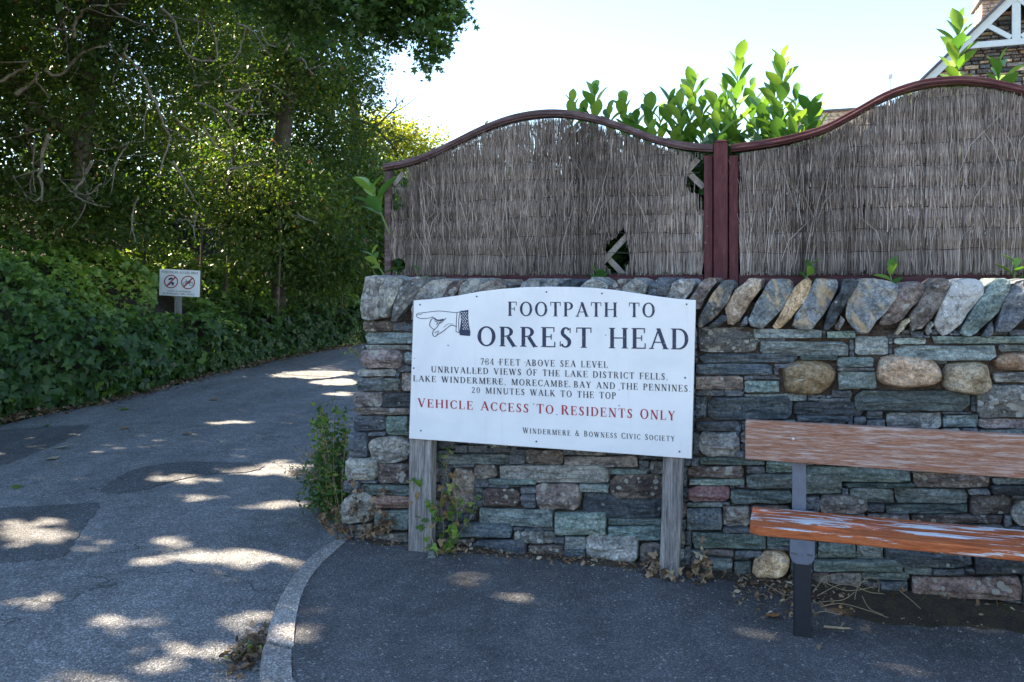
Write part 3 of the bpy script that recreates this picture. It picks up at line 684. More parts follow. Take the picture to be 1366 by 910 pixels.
rail(topL, -9.5, M['rail_wood'], FW - .035, FW + .04); rail(topR, -9.5, M['red_rail'], FW - .035, FW + .04)
# a thin capping strip along each arch
rail([(x, y - 2.2) for x, y in topL], -3, M['rail_wood'], FW - .05, FW + .055, 'capping'); rail([(x, y - 2.2) for x, y in topR], -3, M['red_rail'], FW - .05, FW + .055, 'capping')
def vbar(px, wpx, ytop, ybot, mat, w0, w1, name, bev=.005):
    sa = wl(px - wpx / 2, 300, FW)[0]; sb = wl(px + wpx / 2, 300, FW)[0]; zt = wl(px, ytop, FW)[2]; zb_ = wl(px, ybot, FW)[2]
    return MB().box((sa, w0, zb_), (sb, w1, zt)).build(name, mat, fence, bevel=bev)
vbar(519.5, 8, 229, 380, M['rail_wood'], FW - .03, FW + .02, 'stile')
vbar(945.5, 11.5, 208, 380, M['red_wood'], FW - .03, FW + .02, 'stile'); vbar(979, 12.5, 208, 380, M['red_wood'], FW - .03, FW + .02, 'stile')
vbar(962, 18.5, 191, 392, M['red_wood'], FW - .045, FW + .045, 'post'); vbar(1606, 12, 208, 380, M['red_wood'], FW - .03, FW + .02, 'stile')
vbar(1625, 18, 191, 392, M['red_wood'], FW - .045, FW + .045, 'post')
# post cap: small chamfered block
sa, sb = wl(953, 300, FW)[0], wl(971, 300, FW)[0]; zt = wl(962, 190.5, FW)[2]
MB().add([(sa-.004,FW-.05,zt),(sb+.004,FW-.05,zt),(sb+.004,FW+.05,zt),(sa-.004,FW+.05,zt),(sa+.02,FW-.02,zt+.014),(sb-.02,FW-.02,zt+.014),(sb-.02,FW+.02,zt+.014),(sa+.02,FW+.02,zt+.014)],
         [(0,3,2,1),(4,5,6,7),(0,1,5,4),(1,2,6,5),(2,3,7,6),(3,0,4,7)]).build('post_cap', M['red_wood'], fence)
for (xa, xb) in ((524, 939), (986, 1599)):
    s0, s1 = wl(xa, 300, FW)[0], wl(xb, 300, FW)[0]; z1 = wl(740, 366 if xa < 900 else 366, FW)[2]
    MB().box((s0, FW - .028, z1 - .085), (s1, FW + .018, z1)).build('bottom_rail', M['red_rail'], fence, bevel=.004)
def top_at(top, s):
    for (x0, y0), (x1, y1) in zip(top, top[1:]):
        a = wl(x0, y0, FW); b = wl(x1, y1, FW)
        if a[0] <= s <= b[0]: return a[2] + (b[2] - a[2]) * (s - a[0]) / (b[0] - a[0])
    return -1
vbar(573, 7, 196, 230, M['rail_wood'], FW + .05, FW + .10, 'post')
holes = [(824,340,20,28,1),(832,318,8,14,1),(930,236,16,30,1),(936,272,9,16,.8),(536,240,17,18,1),(531,270,11,16,.9),(545,285,8,14,.6),(534,354,14,12,.95),(681,228,5,9,.9),(566,205,8,8,.5),
         (990,215,10,30,.6),(992,250,8,20,.4),(767,172,10,7,.8),(790,180,6,9,.8),(712,170,8,6,.6),(1150,170,14,10,.35),(1330,150,16,10,.3),(640,196,10,6,.4),(708,190,10,10,.3),(811,173,6,5,.6)]
for pi_, (top, xa, xb) in enumerate(((topL, 524, 939), (topR, 986, 1599))):
    s0, s1 = wl(xa, 300, FW)[0], wl(xb, 300, FW)[0]; zb_ = wl(740, 366, FW)[2] - .01
    # lattice of diagonal slats behind the brushwood
    for dr in (1, -1):
        c = (s0 - 2.2 if dr == 1 else s0 - .1) + .06
        while c < s1 + (2.2 if dr == -1 else .1):
            ts = [t_ for t_ in np.arange(0, 2.4, .015) if s0 < c + dr * t_ * .95 < s1 and zb_ + t_ < top_at(top, c + dr * t_ * .95) - .03]
            if len(ts) > 4:
                w_ = FW + (.004 if dr == 1 else .016); a_, b_ = ts[0], ts[-1]
                MB().bar((c + dr * a_ * .95, w_, zb_ + a_), (c + dr * b_ * .95, w_, zb_ + b_), .009, .034, up=(0, 0, 1)).build('slat', M['slat'], fence)
            c += .315
    # brushwood
    tw = MB(); area_rows = [zb_ + .018 + k * .114 for k in range(0, 11)]
    r = random.Random(40 + pi_); V = []; T = []; n_t = int((s1 - s0) / .0030)
    hs = [(wl(hx, hy, FW)[0], wl(hx, hy, FW)[2], hrx * 4.6 / F, hry * 4.6 / F, pr) for hx, hy, hrx, hry, pr in holes]
    for layer in range(3):
        for k in range(int(n_t * 1.25)):
            s = r.uniform(s0 + .01, s1 - .008); tz = top_at(top, s) - .012 - r.random() ** 2 * .03
            z = zb_ + .01 + r.uniform(-.01, .02)
            while z < tz:
                L = r.uniform(.20, .75); ze = z + L if z + L < tz - .12 else tz; zm = (z + ze) / 2
                if ze - z > .05:
                    cuts_ = []
                    for hx, hz, ha, hb, pr in hs:
                        if abs(s - hx) < ha and r.random() < min(1, pr * 1.1):
                            hh = hb * math.sqrt(1 - ((s - hx) / ha) ** 2) * r.uniform(.8, 1.15)
                            if z < hz + hh and ze > hz - hh: cuts_.append((hz - hh, hz + hh))
                    segs_ = [(z, ze)]
                    for c0, c1 in cuts_: segs_ = [q for a_, b_ in segs_ for q in ((a_, min(b_, c0)), (max(a_, c1), b_)) if q[1] - q[0] > .03]
                    for z_a, z_b in segs_:
                        lean = r.gauss(0, .015) * (2.5 if r.random() < .08 else 1); rad = r.uniform(.0012, .0032); w_ = FW - .014 - layer * .006 + r.uniform(-.004, .004)
                        tn = min(1, max(0, r.gauss(.42 + .14 * math.sin(s * 5 + layer) + .08 * math.sin(z * 9 + s * 3), .22)))
                        b1 = r.gauss(0, .004)
                        zs = sorted([z_a, z_b] + [q_ for q_ in area_rows if z_a + .02 < q_ < z_b - .02] + [q_ + .057 for q_ in area_rows if z_a + .02 < q_ + .057 < z_b - .02])
                        tw.tube([(s + lean * (q_ - z) / (ze - z) + r.gauss(0, .0012) + b1 * math.sin(3.14 * (q_ - z) / (ze - z)), w_ + (.007 if any(abs(q_ - a_) < .001 for a_ in area_rows) else -.009) + r.uniform(-.002, .002), q_) for q_ in zs], [rad * (1 - .45 * (q_ - z) / (ze - z)) for q_ in zs], 3, tn, cap=False)
                if ze >= tz - .01: break
                z += L * r.uniform(.5, .9)
    for k in range(int(n_t * 1.3)):                        # short tops just under the arch
        s = r.uniform(s0 + .008, s1 - .006); tz = top_at(top, s) - .008 - r.random() ** 2 * .02; L = r.uniform(.12, .34)
        if any(abs(s - hx) < ha and abs(tz - L * .4 - hz) < hb + .05 and r.random() < pr for hx, hz, ha, hb, pr in hs): continue
        w_ = FW - .012 - r.random() * .014; rad = r.uniform(.0013, .003); tw.tube([(s, w_, tz - L), (s + r.gauss(0, .006), w_ - .006, tz - L / 2), (s + r.gauss(0, .008), w_, tz)], [rad, rad, rad * .6], 3, min(1, max(0, r.gauss(.42, .2))), cap=False)
    # loose bent twigs
    for k in range(150):
        s = r.uniform(s0 + .02, s1 - .1); z = r.uniform(zb_, zb_ + .6); dx = r.gauss(0, .07); L = r.uniform(.15, .4)
        if z + L < top_at(top, max(s0, min(s1, s + dx))) - .03 and not any(abs(s + dx / 2 - hx) < ha * 1.3 and abs(z + L / 2 - hz) < hb + L * .4 and pr > .7 for hx, hz, ha, hb, pr in hs):
            tw.tube([(s, FW - .034, z), (s + dx * .3 + r.gauss(0, .008), FW - .040, z + L * .5), (s + dx, FW - .034, z + L)], [.0018, .0016, .0009], 3, r.uniform(.4, .95), cap=False)
    tag(tw.build('brushwood', M['brush'], fence), kind='stuff')
    for zr in area_rows[:]:
        wr = MB(); seg = []
        N = 70
        for k in range(N + 1):
            s = s0 + .02 + (s1 - s0 - .04) * k / N; z = zr + .008 * math.sin(s * 4 + zr * 9) + .004 * math.sin(s * 23 + zr) 
            if z < top_at(top, s) - .035: seg.append((s, FW - .0215 + .002 * math.sin(s * 60), z))
            else:
                if len(seg) > 2: wr.tube(seg, .0024, 4, cap=False)
                seg = []
        if len(seg) > 2: wr.tube(seg, .0024, 4, cap=False)
        if wr.v: wr.build('tie_wire', M['wire'], fence)

# ================================================================== LETTERING
T_, t_ = .175, .072
def line_(x0, y0, x1, y1, w):
    d = math.hypot(x1-x0, y1-y0); nx_, ny_ = -(y1-y0)/d*w/2, (x1-x0)/d*w/2
    if abs(y1 - y0) > .5 and abs(x1 - x0) > .05:           # diagonal: cut horizontally
        h = w / 2 * d / abs(y1 - y0); return [(x0-h, y0), (x0+h, y0), (x1+h, y1), (x1-h, y1)]
    return [(x0+nx_, y0+ny_), (x0-nx_, y0-ny_), (x1-nx_, y1-ny_), (x1+nx_, y1+ny_)]
def ser(x, y, h=.15): return [(x-h, y), (x+h, y), (x+h, y+.035), (x+h*.4, y+.06), (x-h*.4, y+.06), (x-h, y+.035)] if y < .5 else [(x-h, y), (x-h, y-.035), (x-h*.4, y-.06), (x+h*.4, y-.06), (x+h, y-.035), (x+h, y)]
def stem_(x, w=T_, y0=0.0, y1=1.0, b=1, t=1):
    o = [[(x-w/2, y0), (x+w/2, y0), (x+w/2, y1), (x-w/2, y1)]]
    if b: o.append(ser(x, y0))
    if t: o.append(ser(x, y1))
    return o
def arc_(cx, cy, rx, ry, a0, a1, wt=T_, wn=t_, rot=0, n=18):
    out = []; pr = None
    for i in range(n+1):
        a = R(a0 + (a1-a0)*i/n); w = wn + (wt-wn)*abs(math.cos(a - R(rot)))**1.6
        c, s_ = math.cos(a), math.sin(a); o = (cx + (rx)*c, cy + ry*s_); q = (cx + (rx-w)*c, cy + (ry-w)*s_)
        if pr: out.append([pr[0], o, q, pr[1]])
        pr = (o, q)
    return out
def tick(x, y0, y1, w=.05): return [(x-w/2, y0), (x+w/2, y0), (x+w/2, y1), (x-w/2, y1)]
def glyph(c):
    s = .17; G = {
    'A': (.88, [line_(.10,0,.45,1,t_), line_(.42,1,.77,0,T_), [(.22,.30),(.62,.30),(.60,.35),(.24,.35)], ser(.10,0,.12), ser(.77,0,.14)]),
    'B': (.76, stem_(s) + arc_(.36,.755,.26,.245,-90,90) + arc_(.38,.265,.31,.265,-90,90) + [tick(.27,.94,1,.25), tick(.27,0,.06,.25), tick(.27,.49,.545,.25)]),
    'C': (.82, arc_(.46,.5,.42,.515,48,312) + [tick(.745,.68,.98,.045), tick(.745,.06,.30,.045)]),
    'D': (.90, stem_(s) + arc_(.40,.5,.44,.5,-90,90) + [tick(.29,.94,1,.26), tick(.29,0,.06,.26)]),
    'E': (.74, stem_(s) + [[(.17,.945),(.64,.945),(.64,1),(.17,1)], [(.17,.49),(.50,.49),(.50,.545),(.17,.545)], [(.17,0),(.68,0),(.68,.055),(.17,.055)], tick(.63,.76,1), tick(.50,.38,.65), tick(.67,0,.27)]),
    'F': (.70, stem_(s) + [[(.17,.945),(.62,.945),(.62,1),(.17,1)], [(.17,.47),(.48,.47),(.48,.525),(.17,.525)], tick(.61,.74,1), tick(.48,.36,.63)]),
    'G': (.90, arc_(.46,.5,.42,.515,48,312) + [tick(.745,.70,.98,.045)] + stem_(.745,T_,.05,.42,0,1)),
    'H': (.94, stem_(s) + stem_(.77) + [[(s,.48),(.77,.48),(.77,.535),(s,.535)]]),
    'I': (.38, stem_(.19)), 'J': (.45, stem_(.25,T_,.1,1,0,1) + arc_(.12,.12,.21,.2,-150,0)),
    'K': (.88, stem_(s) + [line_(.25,.40,.66,1,t_), line_(.36,.56,.74,0,T_), ser(.66,1,.12), ser(.74,0,.13)]),
    'L': (.72, stem_(s) + [[(.17,0),(.66,0),(.66,.055),(.17,.055)], tick(.65,0,.30)]),
    'M': (1.10, stem_(.17,t_) + stem_(.92) + [line_(.20,1,.56,.03,T_), line_(.52,.03,.88,1,t_)]),
    'N': (.94, stem_(.17,t_) + stem_(.77,t_,.0,1,0,1) + [line_(.19,1,.75,0,T_)]),
    'O': (.92, arc_(.46,.5,.43,.515,0,360,n=30)),
    'P': (.74, stem_(s) + arc_(.36,.73,.32,.27,-90,90) + [tick(.27,.94,1,.25), tick(.27,.46,.52,.25)]),
    'R': (.86, stem_(s) + arc_(.36,.745,.31,.255,-90,90) + [tick(.27,.94,1,.25), tick(.27,.49,.55,.25), line_(.42,.50,.72,0,T_*.95), ser(.74,0,.11)]),
    'S': (.64, arc_(.32,.745,.24,.265,35,265,T_*.95,t_,-10) + arc_(.31,.27,.27,.285,85,-150,T_*.95,t_,-10) + [line_(.17,.66,.46,.38,T_*.95), tick(.53,.72,.98,.045), tick(.06,.04,.30,.045)]),
    'T': (.82, stem_(.41,T_,0,1,1,0) + [[(.06,.945),(.76,.945),(.76,1),(.06,1)], tick(.075,.74,1), tick(.745,.74,1)]),
    'U': (.88, stem_(.17,T_,.28,1,0,1) + stem_(.74,t_,.28,1,0,1) + arc_(.432,.30,.34,.315,180,360,T_,t_)),
    'V': (.86, [line_(.12,1,.45,0,T_), line_(.42,0,.74,1,t_), ser(.12,1,.14), ser(.74,1,.12)]),
    'W': (1.22, [line_(.12,1,.40,0,T_), line_(.38,0,.62,1,t_), line_(.58,1,.86,0,T_), line_(.84,0,1.08,1,t_), ser(.12,1,.13), ser(.60,1,.13), ser(1.08,1,.12)]),
    'X': (.84, [line_(.14,1,.70,0,T_), line_(.12,0,.70,1,t_), ser(.14,1,.12), ser(.70,0,.12)]),
    'Y': (.84, [line_(.12,1,.42,.45,T_), line_(.42,.45,.70,1,t_), ser(.12,1,.13), ser(.70,1,.12)] + stem_(.42,T_,0,.48,1,0)),
    '7': (.60, [[(.06,.90),(.54,.90),(.54,1),(.06,1)], line_(.22,0,.50,.95,.12), tick(.08,.76,.95)]),
    '8': (.62, arc_(.31,.755,.25,.255,0,360,.10,.05) + arc_(.31,.26,.29,.27,0,360,.11,.05)),
    '4': (.66, stem_(.45,.12,0,1,1,0) + [line_(.06,.30,.42,1,t_), [(.05,.25),(.62,.25),(.62,.32),(.05,.32)]]),
    '2': (.62, arc_(.30,.72,.24,.29,160,-40,.13,t_) + [line_(.09,.05,.45,.60,.10), [(.06,0),(.58,0),(.58,.09),(.06,.09)], tick(.56,0,.22)]),
    '0': (.66, arc_(.33,.5,.28,.51,0,360,.13,.05)),
    '&': (.92, arc_(.40,.78,.19,.23,0,360,.09,t_) + arc_(.34,.27,.29,.28,60,330,.13,t_) + [line_(.28,.66,.76,0,.13), line_(.56,.12,.76,.48,t_), ser(.76,.0,.1), ser(.72,.50,.1)]),
    '.': (.30, [[(.09,0),(.21,0),(.21,.12),(.09,.12)]]), ',': (.30, [[(.10,0),(.22,0),(.22,.12),(.10,.12)], [(.18,0),(.22,0),(.14,-.15),(.10,-.13)]]), ' ': (.50, [])}
    return G[c]
def lettering(txt, x0, x1, lt, lb, rt, rb, mapf, name, mat, parent, sp=.10, caps=None, wsp=1.0, each=True):
    """text between picture columns x0..x1; left/right top and bottom rows; mapf(px,py,k)->local point"""
    adv = []; tot = 0
    for i, c in enumerate(txt):
        w, _ = glyph(c); k = 1.0
        if caps and (i == 0 or txt[i-1] == ' '): k = caps
        if c == ' ': w *= wsp
        adv.append((tot, k)); tot += w * k + sp
    tot -= sp; m = MB(); cnt = 0; last = None
    for (o, k), c in zip(adv, txt):
        if each and m.v: last = m.build('letter', mat, parent, center=True); m = MB()
        for poly in glyph(c)[1]:
            pts = []
            for gx, gy in poly:
                a = (o + gx * k) / tot; yb = lb + (rb - lb) * a; h = (lb - lt) + ((rb - rt) - (lb - lt)) * a
                pts.append(mapf(x0 + (x1 - x0) * a, yb - gy * k * h, (cnt % 40) * .00002))
            # make the winding face the viewer
            cnt += 1; m.add(pts, [tuple(range(len(pts)))])
    if each: return m.build('letter', mat, parent, center=True) if m.v else last
    return tag(m.build(name, mat, parent), kind='stuff')

# ================================================================== FOOTPATH SIGN
SW = -.16; TH = .022
sign = wthing('footpath_sign', 'large white footpath sign with blue and red lettering on two wooden posts before the wall', 'sign', wl(735, 745, SW)[0], SW, 0)
outl = [(552,401),(580,398.5),(610,394.5),(640,389),(670,385.5),(700,383.2),(730,382.6),(760,382.8),(790,384),(820,387),(850,391.5),(880,396),(905,399),(928,400.5),(922.5,612),(545.5,585)]
poly = [wl(x, y, SW) for x, y in outl]; poly = [(p[0], p[2]) for p in poly]
MB().prism(poly[::-1], SW, SW + TH).build('board', M['board'], sign, bevel=.002)
def smap(px, py, k): return wl(px, py, SW - .0012 - k)
edge_t = MB()   # thin dark edging strip under the board's rim
for (xa, xb, yt, yb, ybs) in ((548, 580, 586, 745, 0), (888, 916, 610, 776, 1)):
    pw = SW + TH + .002; c = (xa + xb) / 2
    a = wl(c - (xb - xa) / 2 , 600, pw); b = wl(c + (xb - xa) / 2 - 2, 600, pw); cs_ = (a[0] + b[0]) / 2; hw = (b[0] - a[0]) / 2
    lean = -.02 if ybs == 0 else -.035
    m = MB(); nseg = 7; rr_ = random.Random(xa)
    for k in range(nseg + 1):
        z = -.12 + (1.28 + .12) * k / nseg; dx = lean * (1 - z / 1.0); j = rr_.uniform(-.003, .003)
        m.v += [(cs_ - hw + dx + j, pw, z), (cs_ + hw + dx + j, pw, z), (cs_ + hw + dx + j, pw + .075, z), (cs_ - hw + dx + j, pw + .075, z)]; m.t += [.5] * 4
    for k in range(nseg):
        for i in range(4): m.f.append((k*4+i, k*4+(i+1)%4, (k+1)*4+(i+1)%4, (k+1)*4+i))
    m.f += [(3,2,1,0), (nseg*4, nseg*4+1, nseg*4+2, nseg*4+3)]
    m.build('post', M['post_wood'], sign, bevel=.006)
lettering('FOOTPATH TO', 677, 874, 402.5, 421.5, 404, 423.5, smap, 'lettering', M['blue_print'], sign, .13)
lettering('ORREST HEAD', 636, 920, 435.5, 461.5, 438.5, 466.5, smap, 'lettering', M['blue_print'], sign, .13)
lettering('784 FEET ABOVE SEA LEVEL', 641, 811, 478, 486.5, 482.3, 491, smap, 'lettering', M['black_print'], sign, .18)
lettering('UNRIVALLED VIEWS OF THE LAKE DISTRICT FELLS,', 575, 891, 488.6, 496.8, 498.3, 507, smap, 'lettering', M['black_print'], sign, .16)
lettering('LAKE WINDERMERE, MORECAMBE BAY AND THE PENNINES.', 551, 921.5, 500.7, 508.6, 514, 523, smap, 'lettering', M['black_print'], sign, .16)
lettering('20 MINUTES WALK TO THE TOP', 629, 822, 516.3, 524.2, 523.5, 532.5, smap, 'lettering', M['black_print'], sign, .18)
lettering('VEHICLE ACCESS TO RESIDENTS ONLY', 557, 901, 531.8, 542.8, 548.5, 561, smap, 'lettering', M['red_print'], sign, .16, 1.06)
lettering('WINDERMERE & BOWNESS CIVIC SOCIETY', 697, 900, 571, 577.8, 582, 589, smap, 'lettering', M['black_print'], sign, .24, 1.12)
# pointing hand with cuff
hm = MB(); kc = [0]
def stroke(pts, w=.9):
    P_ = [Z5(*p) for p in pts]; P_ = cat_line(P_, 4)
    for i in range(len(P_) - 1):
        (xa, ya), (xb, yb) = P_[i], P_[i+1]; d = math.hypot(xb-xa, yb-ya) or 1; nx_, ny_ = -(yb-ya)/d*w/2, (xb-xa)/d*w/2; ex_, ey_ = (xb-xa)/d*.15, (yb-ya)/d*.15
        kc[0] += 1; hm.add([smap(x, y, (kc[0] % 40) * .00002) for x, y in ((xa-ex_+nx_, ya-ey_+ny_), (xa-ex_-nx_, ya-ey_-ny_), (xb+ex_-nx_, yb+ey_-ny_), (xb+ex_+nx_, yb+ey_+ny_))], [(0,1,2,3)])
for st, w in (([(770,352),(720,346),(660,341),(600,347),(560,352),(535,355),(526,366),(532,380),(560,387),(600,384),(622,378)], .8), ([(530,366),(548,362),(562,358)], .6),
          ([(622,376),(640,392),(668,400),(692,396),(704,384)], 1.0), ([(632,384),(655,398),(690,392)], 1.9), ([(624,386),(610,404),(606,428),(618,444),(636,452),(652,436),(664,416),(676,404)], .9),
          ([(636,400),(654,412),(648,424)], 1.0), ([(660,404),(668,416),(690,402)], .7), ([(636,452),(624,470),(627,490),(640,495),(662,480),(694,460),(720,437),(744,427),(770,438)], 1.0),
          ([(636,474),(660,462),(650,484)], .7), ([(690,440),(716,420),(748,420)], .5), ([(772,350),(768,400),(766,466)], .9), ([(790,346),(782,400),(784,470)], .9), ([(772,350),(790,346)], .8), ([(766,466),(784,472)], .8)): stroke(st, w)
sl_ = [(792,340),(815,338),(841,334),(839,370),(843,420),(853,470),(851,493),(818,491),(788,487),(786,470),(792,430),(796,400),(794,365)]
hm.add([smap(*Z5(*p), .00085) for p in sl_], [tuple(range(len(sl_)))])
hm.build('pointing_hand', M['blue_print'], sign)
ck = MB()
for i in range(5):
    for j in range(11):
        if (i + j) % 2 == 0:
            x = 799 + i * 7 + (j * .8 if j > 5 else 0); y = 346 + j * 10
            ck.add([smap(*Z5(*p), .0012) for p in ((x, y), (x+5.5, y+3), (x+5.5, y+9), (x, y+6))], [(0,1,2,3)])
ck.build('cuff_check', M['white_print'], sign)
for sx, sy in ((560.5,406.5),(636,395.5),(729,389.5),(803,391.5),(916,406),(914,504),(552,491),(561.5,574.5),(715.5,589),(906.5,602.5)):
    c = wl(sx, sy, SW); m = MB()
    m.tube([(c[0], SW, c[2]), (c[0], SW - .003, c[2]), (c[0], SW - .0042, c[2])], [.0048, .0045, .002], 8); m.build('screw', M['screw'], sign)
sm = MB(); r = random.Random(5)
for sx, sy in [(647,482),(665,483),(700,483),(712,488),(722,484),(726,493),(798,486),(632,494),(640,493),(707,492),(744,500),(650,506),(664,509),(760,516),(826,520),(784,529),(826,541),(743,553),(712,539),(598,461),(757,456),(808,447),(553,478),(552,492),(622,423)]:
    n_ = 9; q = []
    for k in range(n_):
        a_ = 2*math.pi*k/n_; rad_ = r.uniform(.3, 1.3); q.append(wl(sx + math.cos(a_)*rad_*1.2, sy + math.sin(a_)*rad_, SW - .0004 - .00001 * (k % 1)))
    sm.add(q, [tuple(range(n_))])
sm.build('smudge', M['smudge'], sign)

# ================================================================== BENCH
bench = wthing('bench', 'bench with weathered red brown backrest plank and peeling orange seat before the stone wall', 'bench', wl(1070, 845, -.62)[0], -.60, 0)
bs0 = wl(994, 600, -.36)[0]; bs1 = bs0 + 1.95
def plank(s0, s1, w0, w1, z0, z1, mat, name, bev=.006): return MB().box((s0, w0, z0), (s1, w1, z1)).build(name, mat, bench, bevel=bev, center=True)
plank(bs0, bs1, -.355, -.312, .668, .853, M['bench_back'], 'backrest')
sx0 = wl(999, 700, -.69)[0]
for (a_, b_) in ((-.690, -.590), (-.576, -.482), (-.468, -.372)):
    x = sx0 + (0.012 if a_ < -.6 else 0)
    m = MB(); c = .022 if a_ < -.6 else 0
    if c: m.add([(x + c, a_, .415), (x + 1.98, a_, .415), (x + 1.98, b_, .415), (x - .010, b_, .415), (x - .010, a_ + c, .415), (x + c, a_, .455), (x + 1.98, a_, .455), (x + 1.98, b_, .455), (x - .010, b_, .455), (x - .010, a_ + c, .455)],
                [(4,3,2,1,0), (5,6,7,8,9), (0,1,6,5), (1,2,7,6), (2,3,8,7), (3,4,9,8), (4,0,5,9)])
    else: m.box((x, a_, .415), (x + 1.98, b_, .455))
    m.build('seat_slat', M['bench_seat'] if a_ > -.6 else M['bench_front'], bench, bevel=.005, center=True)
for k, lx in enumerate((wl(1070, 800, -.64)[0], wl(1070, 800, -.64)[0] + 1.42)):
    m = MB(); m.box((lx - .036, -.675, -.06), (lx + .036, -.60, .415 - .10)); m.build('leg', M['navy'], bench, bevel=.008)
    # rounded bracket plate under the seat, with bolts
    q = [(lx - .050, .413), (lx - .050, .34), (lx - .040, .318), (lx - .024, .308), (lx + .024, .308), (lx + .040, .318), (lx + .050, .34), (lx + .050, .413)]
    MB().prism(q, -.690 + .006, -.676).build('bracket', M['steel'], bench, bevel=.003)
    MB().box((lx - .03, -.675, .375), (lx + .03, -.345, .4135)).build('seat_bearer', M['navy'], bench, bevel=.003)
    ux = wl(1066, 640, -.33)[0] + k * 1.42
    m = MB(); m.bar((ux, -.33, .36), (ux, -.305, .86 - .02), .062, .012, up=(0, 1, 0)); m.build('back_upright', M['steel'], bench, bevel=.002)
    for dx, zz_ in ((-.032, .352), (.032, .352)):
        MB().bar((lx + dx - .012, -.6865, zz_ + .002), (lx + dx + .012, -.6865, zz_), .004, .006).build('bolt', M['screw'], bench)
    c = wl(1058, 585.5, -.355) if k == 0 else (lx, -.355, .79)
    MB().tube([(c[0], -.354, c[2]), (c[0], -.359, c[2]), (c[0], -.361, c[2])], [.007, .0065, .003], 8).build('bolt', M['alu'], bench)

# ================================================================== PEDESTRIAN SIGN IN THE IVY
SY = 13.8
ps = thing('warning_sign', 'small white sign with two red prohibition circles on a post in the ivy hedge', 'sign', at(237, 450, SY))
def pmap(px, py, k): 
    p = at(px, py, SY - .012 - k * 6); return (p[0] - ps.location[0], p[1] - ps.location[1], p[2] - ps.location[2])
def pbuild(m, name, mat, bevel=0): return m.build(name, mat, ps, bevel=bevel)
m = MB(); q = [pmap(x, y, 0) for x, y in ((213.2,358.6),(266.8,361.2),(265.8,396.4),(212.2,393.8))]
m.add(q + [(p[0], p[1] + .012, p[2]) for p in q], [(3,2,1,0),(4,5,6,7),(0,1,5,4),(1,2,6,5),(2,3,7,6),(3,0,4,7)]); pbuild(m, 'board', M['board'])
a_, b_ = at(233.5, 360, SY + .04), at(241.3, 600, SY + .04)
m = MB(); m.box((a_[0] - ps.location[0], .012, -2.0), (b_[0] - ps.location[0], .09, at(0, 362, SY)[2] - ps.location[2])); pbuild(m, 'post', M['post_wood'], .005)
def pm2(px, py, k): return pmap(px, py, .0006 + k)
lettering('PEDESTRIAN ACCESS ONLY', 215.4, 264.3, 361.0, 364.2, 363.0, 366.2, pm2, 'lettering', M['blue_print'], ps, .12, each=False)
lettering('EXCEPT AS AUTHORISED', 223.5, 254.5, 386.9, 389.0, 388.4, 390.5, pm2, 'lettering', M['black_print'], ps, .12, each=False)
lettering('BY WINDERMERE TOWN COUNCIL', 217.5, 259.5, 390.2, 392.4, 392.0, 394.2, pm2, 'lettering', M['black_print'], ps, .12, each=False)
for cx_, cy_ in ((228.2, 375.7), (250.9, 376.9)):
    m = MB(); n = 28
    for i in range(n):
        a0, a1 = 2*math.pi*i/n, 2*math.pi*(i+1)/n
        m.add([pm2(cx_ + r_*math.cos(a), cy_ + r_*.97*math.sin(a), .0006 + .00002*(i % 2)) for a, r_ in ((a0,9.3),(a1,9.3),(a1,8.0),(a0,8.0))], [(0,1,2,3)])
    m.add([pm2(cx_ + x, cy_ + y, .0012) for x, y in ((-6.6,5.4),(-5.4,6.6),(6.6,-5.4),(5.4,-6.6))], [(0,1,2,3)]); pbuild(m, 'prohibition_ring', M['plain_red'])
m = MB()   # motorcycle jumping over a car, small pictogram
for P_ in ([(-3.6,-3.6),(-1,-5.4),(2,-5.2),(2.5,-3.4),(-.5,-2.6),(-3.2,-1.8)], [(-2,.8),(3.5,.8),(4.2,3),(-3,3)], [(1.0,3.0),(3.2,3.0),(3.2,5.4),(1.6,5.4)], [(-3.4,3),(-1.6,3),(-1.8,5),(-3.2,5)]):
    m.add([pm2(228.2 + x, 375.7 + y, .0003) for x, y in P_], [tuple(range(len(P_)))])
pbuild(m, 'vehicle_pictogram', M['blue_print'])
m = MB()
for cx_ in (-3.9, 4.1):
    for i in range(16):
        a0, a1 = 2*math.pi*i/16, 2*math.pi*(i+1)/16
        m.add([pm2(250.9 + cx_ + r_*math.cos(a), 378.6 + r_*math.sin(a), .0003) for a, r_ in ((a0,2.7),(a1,2.7),(a1,2.1),(a0,2.1))], [(0,1,2,3)])
for (xa, ya, xb, yb) in ((-3.9,1.7,-1.8,-1.6),(-1.8,-1.6,2.6,-1.6),(-3.9,1.7,.2,1.7),(.2,1.7,2.6,-1.6),(2.4,-3.4,4.1,1.7),(-2.6,-3.3,.1,1.7),(-3.6,-3.3,-1.7,-3.3)):
    d = math.hypot(xb-xa, yb-ya); nx_, ny_ = -(yb-ya)/d*.3, (xb-xa)/d*.3
    m.add([pm2(250.9 + x, 376.9 + y, .0004) for x, y in ((xa+nx_,ya+ny_),(xa-nx_,ya-ny_),(xb-nx_,yb-ny_),(xb+nx_,yb+ny_))], [(0,1,2,3)])
pbuild(m, 'bicycle_pictogram', M['blue_print'])

